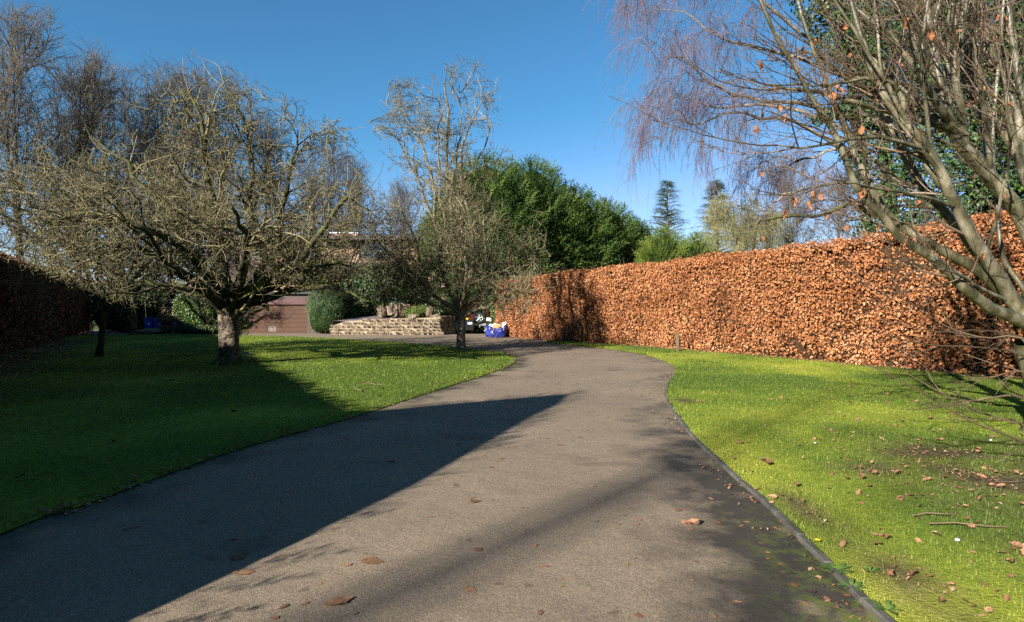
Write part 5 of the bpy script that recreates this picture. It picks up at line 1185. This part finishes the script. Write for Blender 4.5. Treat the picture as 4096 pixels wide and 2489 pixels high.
# wooden railing of the raised terrace, with its deck
rl = thing('terrace_railing', 'reddish wooden baluster railing on the terrace behind the slender tree', 'railing', (at(448, 0, 41)[0], 41, 0))
ra, rb = at(429, 290, 41.4), at(474, 285, 40.2); za0, za1 = at(0, 287, 41)[2], at(0, 271, 41)[2]; zb0, zb1 = at(0, 284, 41)[2], at(0, 266, 41)[2]
nbal = 26
for i in range(nbal + 1):
    f = i / nbal; p = ra + (rb - ra) * f; z0 = za0 + (zb0 - za0) * f; z1 = za1 + (zb1 - za1) * f; w = .035 if i % 8 else .06
    box_obj('baluster' if i % 8 else 'post', M['railing'], rl, p[0] - w, p[0] + w, p[1] - w, p[1] + w, z0, z1 + (0 if i % 8 else .08))
for nm, dz, hh in (('handrail', 0, .07), ('bottom_rail', 1, .07)):
    q = MB(); zz0 = za1 if dz == 0 else za0 - .04; zz1 = zb1 if dz == 0 else zb0 - .04
    P = np.array([[ra[0], ra[1], zz0], [rb[0], rb[1], zz1]]); add_tubes(q, P[None], np.array([[.055, .055]]), 6); q.build(nm, M['railing'], rl)
tr = thing('terrace', 'raised brick terrace under the wooden railing', 'terrace', (at(450, 0, 42)[0], 42, 0))
box_obj('deck', M['maroon'], tr, ra[0] - .1, rb[0] + .3, 41.5, 46, za0 - .35, za0 - .08); box_obj('wall', M['render'], tr, ra[0], rb[0] + .2, 41.7, 45.8, 0, za0 - .352)

# ------------------------------------------------------------------ vehicles, seen past the wall end
def wheel(parent, x, y, z, r, w, axis='x', name='wheel'):
    d = np.array((w / 2, 0, 0)) if axis == 'x' else np.array((0, w / 2, 0)); c = np.array((x, y, z))
    q = MB(); k = 20; a = np.arange(k) * 2 * math.pi / k; prof = [(.62, -1), (.92, -1), (1, -.7), (1, .7), (.92, 1), (.62, 1)]; P = np.empty((k, 6, 3))
    for j, (rr, s) in enumerate(prof):
        e1 = np.array((0, 1, 0)) if axis == 'x' else np.array((1, 0, 0)); P[:, j] = c + d * s + r * rr * (np.cos(a)[:, None] * e1 + np.sin(a)[:, None] * np.array((0, 0, 1)))
    surf(q, P, closed_u=True); wo_ = bpy.data.objects.new(name, None); C.objects.link(wo_); wo_.parent = parent; q.build('tyre', M['rubber'], wo_)
    q = MB(); cyl(q, c - d * .55, c + d * .55, r * .63, 20); q.build('rim', M['black_plastic'], wo_, smooth=False)
    q = MB(); s = -1 if axis == 'y' else (1 if x > origin(parent)[0] else -1)
    for i in range(5):
        an = i * 2 * math.pi / 5 + .3; e = (np.cos(an) * e1 + np.sin(an) * np.array((0, 0, 1)))
        P = np.array([c + d * s * .8, c + d * s * .75 + e * r * .6]); add_tubes(q, P[None], np.array([[r * .11, r * .14]]), 6)
    k2 = 24; a2 = np.arange(k2 + 1) * 2 * math.pi / k2; ring = c + d * s * .72 + r * .6 * (np.cos(a2)[:, None] * e1 + np.sin(a2)[:, None] * np.array((0, 0, 1))); add_tubes(q, ring[None], np.full((1, k2 + 1), r * .06), 6)
    cyl(q, c + d * s * .6, c + d * s * .95, r * .16, 12); q.build('spokes', M['alloy'], wo_); return wo_
vx, vy = at(475, 0, 39)[0], 38.9
v = thing('off_road_car', 'maroon off-road car seen from behind with spare wheel on its door', 'car', (vx, vy, 0))
q = MB(); prism_x(q, [(0, .55), (-.02, .75), (0, 1.18), (.06, 1.22), (.12, 1.72), (.25, 1.84), (2.6, 1.84), (3.0, 1.22), (4.1, 1.12), (4.15, .55)], lambda z: .90 if z < 1.2 else .90 - (z - 1.2) * .22, vx, vy); q.build('body', M['car_red'], v, smooth=False)
q = MB(); P = np.array([[(vx - .62, vy + .045, 1.28), (vx - .58, vy + .095, 1.66)], [(vx + .62, vy + .045, 1.28), (vx + .58, vy + .095, 1.66)]]); surf(q, P); q.build('rear_window', M['car_glass'], v)
box_obj('bumper', M['grey_plastic'], v, vx - .9, vx + .9, vy - .14, vy - .005, .5, .68, b=.03)
for s in (-1, 1):
    box_obj('tail_lamp', M['lamp_red'], v, vx + s * .80 - .07, vx + s * .80 + .07, vy - .035, vy - .003, .80, 1.08, b=.01)
    box_obj('mud_flap', M['grey_plastic'], v, vx + s * .72 - .15, vx + s * .72 + .15, vy + .02, vy + .04, .12, .50)
    wheel(v, vx + s * .72, vy + .62, .37, .37, .24); wheel(v, vx + s * .72, vy + 3.2, .37, .37, .24)
box_obj('number_plate', M['plate_yellow'], v, vx - .72, vx - .42, vy - .05, vy - .038, .80, 1.02)
wheel(v, vx + .30, vy - .14, 1.02, .37, .22, 'y', 'spare_wheel'); box_obj('tow_hook', M['alloy'], v, vx + .25, vx + .38, vy - .3, vy - .142, .4, .58, b=.02)
vx, vy = at(500, 0, 38)[0], 38.35
v = thing('parked_car', 'black off-road car facing the viewer, half hidden by the hedge end', 'car', (vx, vy, 0))
q = MB(); prism_x(q, [(0, .5), (-.04, .75), (0, 1.12), (1.1, 1.2), (1.55, 1.82), (3.9, 1.84), (4.05, .5)], lambda z: .90 if z < 1.15 else .90 - (z - 1.15) * .22, vx, vy); q.build('body', M['car_black'], v, smooth=False)
q = MB(); surf(q, np.array([[(vx - .72, vy + 1.13, 1.26), (vx - .66, vy + 1.48, 1.76)], [(vx + .72, vy + 1.13, 1.26), (vx + .66, vy + 1.48, 1.76)]])); q.build('windscreen', M['car_glass'], v)
box_obj('bumper', M['black_plastic'], v, vx - .92, vx + .92, vy - .2, vy - .045, .45, .72, b=.03)
for s in (-1, 1):
    box_obj('headlamp', M['lamp_clear'], v, vx + s * .72 - .15, vx + s * .72 + .15, vy - .06, vy - .03, .82, 1.04, b=.01)
    q = MB(); cyl(q, (vx + s * .6, vy - .26, .62), (vx + s * .6, vy - .205, .62), .085, 14); q.build('fog_lamp', M['lamp_clear'], v); wheel(v, vx + s * .74, vy + .75, .36, .36, .24); wheel(v, vx + s * .74, vy + 3.2, .36, .36, .24)
for i in range(6): box_obj('grille_slat', M['grey_plastic'], v, vx - .52, vx + .52, vy - .062, vy - .045, .80 + i * .05, .825 + i * .05)
vx, vy = at(460, 0, 38)[0], 38.2
v = thing('parked_car', 'black car in deep shade behind the trunk of the slender tree', 'car', (vx, vy, 0))
q = MB(); prism_x(q, [(0, .25), (-.06, .5), (.02, .85), (.9, 1.0), (1.6, 1.45), (3.2, 1.46), (3.8, .98), (3.9, .3)], lambda z: .84 if z < .95 else .84 - (z - .95) * .4, vx, vy); q.build('body', M['car_black'], v, smooth=False)
q = MB(); surf(q, np.array([[(vx - .74, vy + .93, 1.03), (vx - .62, vy + 1.53, 1.43)], [(vx + .74, vy + .93, 1.03), (vx + .62, vy + 1.53, 1.43)]])); q.build('windscreen', M['car_glass'], v)
for s in (-1, 1):
    box_obj('headlamp', M['lamp_clear'], v, vx + s * .62 - .14, vx + s * .62 + .14, vy - .05, vy - .02, .62, .76, b=.01); wheel(v, vx + s * .7, vy + .7, .3, .3, .2); wheel(v, vx + s * .7, vy + 3.0, .3, .3, .2)

# ------------------------------------------------------------------ blue rubble bag, logs and sack by the hedge end
bx, by = at(496, 0, 34)[0], 34.2
bag = thing('rubble_bag', 'crumpled blue woven rubble bag beside the copper hedge end', 'bag', (bx, by, 0))
k = 48; a = np.arange(k) * 2 * math.pi / k; zs = np.array([0.02, .03, .15, .3, .42, .52, .58]); P = np.empty((k, len(zs), 3))
for j, z in enumerate(zs):
    r = np.interp(z, [0, .2, .45, .7], [.46, .54, .52, .42]); p = 2.6; sq = (np.abs(np.cos(a)) ** p + np.abs(np.sin(a)) ** p) ** (-1 / p)
    rr = r * sq * (1 + .09 * np.sin(a * 7 + z * 9) + .06 * np.sin(a * 11 - z * 14) + .14 * (fnoise(np.cos(a) * 3 + 9, np.sin(a) * 3 + z * 5, 3) - .5) * 2)
    zz = z * (1 + (.18 * np.sin(a * 2 + .8) + .1 * np.sin(a * 5)) * (z / .66) ** 2); P[:, j] = np.stack([bx + rr * np.cos(a) * 1.12, by + rr * np.sin(a) * .9, zz], -1)
q = MB(); surf(q, P, closed_u=True); q.build('shell', M['tarp_blue'], bag)
q = MB(); P2 = P[:, -1]; inn = P2 * .0 + np.stack([bx + (P2[:, 0] - bx) * .8, by + (P2[:, 1] - by) * .8, np.full(k, .42)], -1); surf(q, np.stack([P2 - (0, 0, .004), inn, np.repeat(np.array([[bx, by, .40]]), k, 0)], 1), closed_u=True); q.build('lining', M['tarp_blue'], bag)
for an in (3.6, 4.4, 5.6):
    c = np.array([bx + .52 * math.cos(an), by + .47 * math.sin(an), .55]); q = MB(); add_tubes(q, np.array([[c, c + (.05, -.06, -.1), c + (-.02, -.08, -.25), c + (.03, -.05, -.38)]]), np.full((1, 4), .022), 5); q.build('strap', M['log'], bag)
u = np.linspace(0, 1, 16); U, W = np.meshgrid(u, u, indexing='ij')
P = np.stack([bx - .62 + U * 1.05 + .10 * W + .03 * np.sin(W * 9), by + .12 - .34 * (1 - W) + .18 * U, .36 + .46 * U * W + .30 * W * (1 - U) + .05 * np.sin(U * 9 + W * 5) - .12 * (1 - W) * U + .02 * rng.normal(size=U.shape)], -1)
q = MB(); surf(q, P); Pb = P + np.array([.02, .12, -.06]); surf(q, Pb[::-1]); tag(q.build('white_sack', M['sack_white']), 'white plastic sack draped over the blue rubble bag', 'sack')
for i, (dx, dy, dz, ln, th, lab) in enumerate([(.08, -.22, .56, .5, .25, 'short pale log lying on the blue rubble bag, lower'), (.22, -.16, .64, .45, .9, 'short pale log lying on the blue rubble bag, upper right'), (-.02, -.1, .66, .4, -.3, 'short pale log lying on the blue rubble bag, rear')]):
    c = np.array([bx + dx, by + dy, dz]); d = np.array([math.cos(th), .2 * math.sin(th), math.sin(th) * .5]) * ln / 2; q = MB(); cyl(q, c - d, c + d, .07, 10, .06); tag(q.build('log', M['log']), lab, 'log')

# ------------------------------------------------------------------ bins and pot at the far left
def wheelie(px, Y, rot, label):
    p = at(px, 0, Y); t = thing('wheelie_bin', label, 'bin', (p[0], Y, 0), 'blue bins by the outbuilding')
    q = MB(); w0, w1, h = .22, .28, .92; V = np.array([(sx * w, sy * w * 1.15, z) for z, w in ((.06, w0), (h, w1)) for sx, sy in ((-1, -1), (1, -1), (1, 1), (-1, 1))]); V[:, 0] += p[0]; V[:, 1] += Y
    q.add(V, [(0, 1, 5, 4), (1, 2, 6, 5), (2, 3, 7, 6), (3, 0, 4, 7), (0, 3, 2, 1)]); q.build('body', M['bin_blue'], t, smooth=False)
    box_obj('lid', M['bin_blue'], t, p[0] - .3, p[0] + .3, Y - .36, Y + .36, h + .003, h + .08, b=.03); q = MB(); cyl(q, (p[0] - .25, Y + .4, h + .02), (p[0] + .25, Y + .4, h + .02), .02, 8); q.build('handle', M['bin_blue'], t)
    for s in (-1, 1): q = MB(); cyl(q, (p[0] + s * .2, Y + .28, .1), (p[0] + s * .26, Y + .28, .1), .1, 12); q.build('wheel', M['rubber'], t)
    box_obj('sticker', M['white'], t, p[0] + .02, p[0] + .14, Y - .305, Y - .300, .55, .72)
wheelie(150.5, 40.6, 0, 'blue wheelie bin farthest left, beside the dark laurel'); wheelie(160.5, 40.3, 0, 'blue wheelie bin with a white sticker beside the potted shrub'); wheelie(176, 41.4, 0, 'blue wheelie bin peeping out behind the potted shrub')
pp = at(166.5, 0, 38.9); t = thing('plant_pot', 'terracotta pot on the gravel in front of the blue bins', 'pot', (pp[0], 38.9, 0))
q = MB(); lathe_core(q, (pp[0], 38.9, 0), [(.01, .02), (.3, .02), (.42, .42), (.47, .44), (.47, .52), (.42, .52), (.38, .4), (.01, .38)], k=20, lump=0); q.build('pot', M['terracotta'], t)
leafy('potted_shrub', 'small pale-tipped shrub growing in the terracotta pot', 'shrub', (pp[0], 38.9, .42), superell(.55, .5, .95, 2.2), 700, .13, M['heather'], lump=.4, core=.5)

# ------------------------------------------------------------------ small things on the ground
def on_ground_v(x, y):
    z = np.full(len(x), .003); a = inside(lawn_r_poly, x, y); b = inside(lawn_l_poly, x, y)
    if a.any(): z[a] = rz(x[a], y[a]) + .012
    if b.any(): z[b] = lz(x[b], y[b]) + .012
    return z
def on_ground(x, y): return float(on_ground_v(np.array([x]), np.array([y]))[0])
def flat_leaf():
    u = np.linspace(0, 1, 9); v = np.linspace(-1, 1, 5); U, W = np.meshgrid(u, v, indexing='ij'); lobe = np.where(np.arange(9) % 2, 1., rng.choice([.55, .9]))[:, None]; wid = np.sin(np.pi * np.clip(U, .03, .97) ** .85) * rng.uniform(.22, .42) * lobe
    Z = .03 * np.abs(W) * rng.random() + .02 * np.sin(U * 4) ** 2 + np.abs(rng.normal(size=U.shape)) * .006
    q = MB(); surf(q, np.stack([U - .5, W * wid * (1 + .1 * rng.normal(size=U.shape)), Z], -1), a=rng.random(45) * .45 + .55 * rng.random()); return q.mesh('fallen_leaf', M['fallen'])
M['fallen'] = material('fallen_leaf', [(0, (.05, .023, .012)), (.4, (.14, .064, .030)), (.75, (.27, .145, .075)), (1, (.40, .28, .17))], scale=20, mixr=.75, rough=.75, trans=.1)
flat = [flat_leaf() for _ in range(10)]; curl = []
for _ in range(8): c_ = crumpled_leaf().mesh('fallen_leaf', M['fallen']); curl.append(c_)
def drop(x, y, size, mesh, label, group, tilt=.05, extra=0):
    o = bpy.data.objects.new('fallen_leaf', mesh); C.objects.link(o); o.location = (x, y, on_ground(x, y) + extra); o.scale = (size,) * 3; o.rotation_euler = (rng.normal() * tilt, rng.normal() * tilt, rng.uniform(0, 6.28)); return tag(o, label, 'leaf', group)
S_ = 1 / 2.40625
for px, py, sz, fl, lab in [(1142, 1207, .13, 1, 'ochre oval leaf lying flat near the centre of the drive'), (1685, 1265, .13, 0, 'curled orange leaf on the dark right side of the drive'), (585, 1380, .13, 1, 'pale leaf lying at the edge of the big shadow on drive'), (1632, 1228, .09, 1, 'pale leaf on the drive just above the curled orange leaf'),
        (895, 1352, .15, 1, 'brown squashed leaf on the lower middle of the drive'), (575, 1340, .14, 1, 'dark wet leaf where the big shadow meets sunlit drive'), (1850, 1135, .12, 0, 'big crumpled tan leaf on the right lawn near the kerb'), (941, 1110, .1, 1, 'pale leaf lying in the big shadow on the drive'), (815, 1450, .16, 1, 'large torn brown leaf near the bottom of the drive'), (1130, 1420, .1, 1, 'pale oval leaf near the bottom centre of the drive')]:
    x, y = gnd(px * S_, py * S_); drop(x, y, sz, (flat if fl else curl)[rng.integers(8)], lab, None, .05 if fl else .3, 0 if fl else .01)
n = 0
while n < 120:
    y = 2.9 + 12 * rng.random() ** 1.8; x = rng.uniform(-3.4, 3.2)
    if inside(lawn_r_poly, np.array([x]), np.array([y]))[0] or inside(lawn_l_poly, np.array([x]), np.array([y]))[0] or abs(x / y) > .9: continue
    if x < -.5 and rng.random() < .5: continue
    drop(x, y, rng.uniform(.03, .075), flat[rng.integers(10)], 'small brown leaf lying flat on the asphalt drive', 'leaves scattered on the drive', .04); n += 1
n = 0
while n < 150:
    y = 3.0 + 9 * rng.random() ** 1.5; x = rng.uniform(2.0, 8); w = .25 + .75 * math.exp(-((x - (2.2 + .36 * y)) / 1.1) ** 2)
    if not inside(lawn_r_poly, np.array([x]), np.array([y]))[0] or abs(x / y) > .9 or rng.random() > w * (1.2 - y / 13): continue
    drop(x, y, rng.uniform(.035, .085), (curl if rng.random() < .55 else flat)[rng.integers(8)], 'brown crumpled leaf lying in the grass of the right lawn', 'leaves scattered on the right lawn', .35, .006); n += 1
n = 0
while n < 70:
    y = 4.5 + 16 * rng.random() ** 1.3; x = rng.uniform(-14, 0)
    if not inside(lawn_l_poly, np.array([x]), np.array([y]))[0] or abs(x / y) > .9: continue
    drop(x, y, rng.uniform(.05, .11), (curl if rng.random() < .5 else flat)[rng.integers(8)], 'brown leaf lying in the grass of the left lawn', 'leaves scattered on the left lawn', .3, .008); n += 1
# leaf litter: along the lawn edge, below the left hedge and at the foot of the right hedge
lit = MB()
def litter(xs, ys, size):
    k = len(xs); z = on_ground_v(xs, ys) + rng.uniform(0, .012, k); A, B, Nf = frames(np.array([0, 0, 1.]) + rng.normal(size=(k, 3)) * .35, rng.normal(size=(k, 3))); scatter(lit, LEAF_T, LEAF_F, np.column_stack([xs, ys, z]), A, B, Nf, size * rng.uniform(.5, 1.3, k))
i = rng.integers(18, 120, 620); litter(LE[i, 0] - np.abs(rng.normal(size=620)) * .07 + .05, LE[i, 1] + rng.normal(size=620) * .05, .05)
y = rng.uniform(8, 30, 1800); litter(LH(y) + np.abs(rng.normal(size=1800)) * .9 + .1, y, .09)
hb = smooth_path([(a, b, 0) for a, b in hedge_base], 100)[:, :2]; i = rng.integers(0, 95, 1500); litter(hb[i, 0] - np.abs(rng.normal(size=1500)) * .25, hb[i, 1] - np.abs(rng.normal(size=1500)) * .2, .075)
x = rng.uniform(2.2, 7.0, 4200); y = rng.uniform(2.8, 8.2, 4200); k = rng.random(4200) < .75 * soil_at(x, y) + .05; litter(x[k], y[k], .042)
i = rng.integers(20, 110, 260); litter(RE[i, 0] - np.abs(rng.normal(size=260)) * .12 - .04, RE[i, 1] + rng.normal(size=260) * .05, .035)
tag(lit.build('leaf_litter', M['fallen'], smooth=False), 'brown leaf litter strewn along lawn edges and hedge feet', 'leaf litter', kind='stuff')
# sticks
for px, py, ln, th, lab in [(860, 2190, .5, .2, ''), (2330, 1290, .5, -.15, 'longest pale stick on the bare soil at right edge'), (2420, 1180, .45, .25, 'dark stick on the bare soil beside the right frame edge'), (2250, 1262, .35, .1, 'pale stick in the grass left of the bare soil'), (1842, 1122, .12, -.6, 'short brown stick near the crumpled tan leaf')]:
    if not lab: continue
    x, y = gnd(px * S_, py * S_); d = np.array([math.cos(th), math.sin(th), 0]) * ln / 2; c = np.array([x, y, on_ground(x, y) + .012]); q = MB(); P = np.array([[c - d, c - d * .3 + (0, .01, .012), c + d * .4 + (0, -.012, .006), c + d]]); add_tubes(q, P, np.array([[.005, .0045, .004, .0025]]), 6); tag(q.build('fallen_stick', M['stem_twig']), lab, 'stick')
# wiry twig loop on the left lawn by the drive
x, y = gnd(880 * S_, 945 * S_); th = np.linspace(0, 4.6, 14); P = np.stack([x + .22 * np.cos(th), y + .25 * np.sin(th), on_ground(x, y) + .02 + .10 * np.abs(np.sin(th * .7))], -1); q = MB(); add_tubes(q, P[None], np.full((1, 14), .008), 5); tag(q.build('curled_twig', M['stem_twig']), 'curled dark twig lying on the left lawn by the drive', 'twig')
# rosette weeds growing against the kerb
def rosette(px, py, n, ln, lab):
    x, y = gnd(px * S_, py * S_); c = np.array([x, y, max(on_ground(x, y), .02)]); a = np.arange(n) * 2.4 + rng.random(n) * .4; d = np.stack([np.cos(a), np.sin(a), .35 + .3 * rng.random(n)], 1); q = MB(); A, B, Nf = frames(np.array([0, 0, 1.]) - d * .2, d)
    T = [(0, 0, 0), (.5, .12, .08), (1, 0, 0), (.5, -.12, .08), (.8, .13, .05), (.8, -.13, .05)]; F = [(0, 3, 1)], [(1, 3, 5)], [(1, 5, 4)], [(4, 5, 2)]; F = [f[0] for f in F]
    scatter(q, T, F, np.repeat(c[None], n, 0), A, B, Nf, ln * rng.uniform(.7, 1.2, n)); tag(q.build('rosette_weed', M['weed'], smooth=False), lab, 'weed')
rosette(2010, 1383, 14, .10, 'leafy green weed rosette on the kerb, the farthest of three'); rosette(2050, 1425, 10, .09, 'leafy green weed rosette on the kerb, the middle of three'); rosette(2135, 1484, 9, .08, 'leafy green weed rosette on the kerb at the bottom edge'); rosette(2095, 1395, 8, .06, 'small weed rosette in the soil just right of the kerb')
rosette(410, 1395 * .66, 9, .12, 'broad-leaved weed in the shaded left lawn')
x, y = gnd(1968 * S_, 1318 * S_); q = MB(); nfl = 12; a = np.arange(nfl) * 2 * math.pi / nfl; d = np.stack([np.cos(a), np.sin(a), np.full(nfl, .25)], 1); A, B, Nf = frames(np.repeat(np.array([[0, 0, 1.]]), nfl, 0), d); scatter(q, LEAF_T, LEAF_F, np.repeat(np.array([[x, y, on_ground(x, y) + .02]]), nfl, 0), A, B, Nf, .02); tag(q.build('dandelion', M['yellow_flower'], smooth=False), 'yellow dandelion flower in the grass beside the kerb', 'flower')
for px, py, lab in [(2385, 1072, 'white pebble on the right lawn near the low branches'), (1962, 1078, 'pale pebble in the middle of the right lawn'), (2305, 1325, 'pale stone on the bare soil at right')]:
    x, y = gnd(px * S_, py * S_); q = MB(); lathe_core(q, (x, y, on_ground(x, y)), [(.001, 0), (.015, .004), (.018, .010), (.011, .018), (.001, .02)], k=8, lump=.3); tag(q.build('pebble', M['white_stone']), lab, 'stone')
# bulb shoots round the apple trunk and the slender trunk
def shoots_(c, r, n, h, lab):
    a = rng.uniform(math.pi * .95, math.pi * 2.05, n); rr = r * rng.uniform(.9, 1.6, n); b = np.stack([c[0] + rr * np.cos(a), c[1] + rr * np.sin(a), np.full(n, .04)], 1); d = unit(np.array([0, 0, 1.]) + rng.normal(size=(n, 3)) * .2); A, B, Nf = frames(rng.normal(size=(n, 3)), d); q = MB(); scatter(q, [(0, -.06, 0), (0, .06, 0), (.6, .07, .02), (.6, -.05, .02), (1, 0, .05)], [(0, 1, 2), (0, 2, 3), (3, 2, 4)], b, A, B, Nf, h * rng.uniform(.6, 1.2, n)); tag(q.build('bulb_shoots', M['weed'], smooth=False), lab, 'plant')
shoots_(b1, .42, 46, .22, 'clump of green bulb shoots at the foot of the big apple trunk'); shoots_(b2, .3, 24, .18, 'green bulb shoots at the foot of the slender trunk')
q = MB(); c = b1 + (0, .3, .35); P = np.stack([np.stack([c[0] + u, np.full(9, c[1] + dy), c[2] - .05 * (u / .5) ** 2 * 1.2 + .03], -1) for dy, u in ((-.06, np.linspace(-.55, .6, 9)), (.06, np.linspace(-.55, .6, 9)))], 0); surf(q, P); P2 = P - (0, 0, .025); surf(q, P2[::-1]); tag(q.build('dark_board', M['black_plastic']), 'dark bowed board poking out either side of the apple trunk', 'board')
# old stump of a concrete post standing in the foot of the hedge
x, y = gnd(678, 352.5); tag(box_obj('hedge_post', M['hedge_twig'], None, x - .05, x + .05, y + .0, y + .1, -.1, .70, b=.015), 'short pale weathered post standing in the foot of the copper hedge', 'post')
# greenery showing in the thin foot of the hedge
for px, py, rx, h, nn, lab in [(812, 357, .75, .7, 500, 'patch of green ivy in the thin foot of the copper hedge'), (835, 361, .5, .4, 260, 'small green bramble patch at the foot of the copper hedge')]:
    x, y = gnd(px, py); leafy('ground_ivy', lab, 'plant', (x + .35, y + .35, 0), superell(rx, .35, h, 2.2), nn, .10, M['shrub_dark'], lump=.4, core=.3)
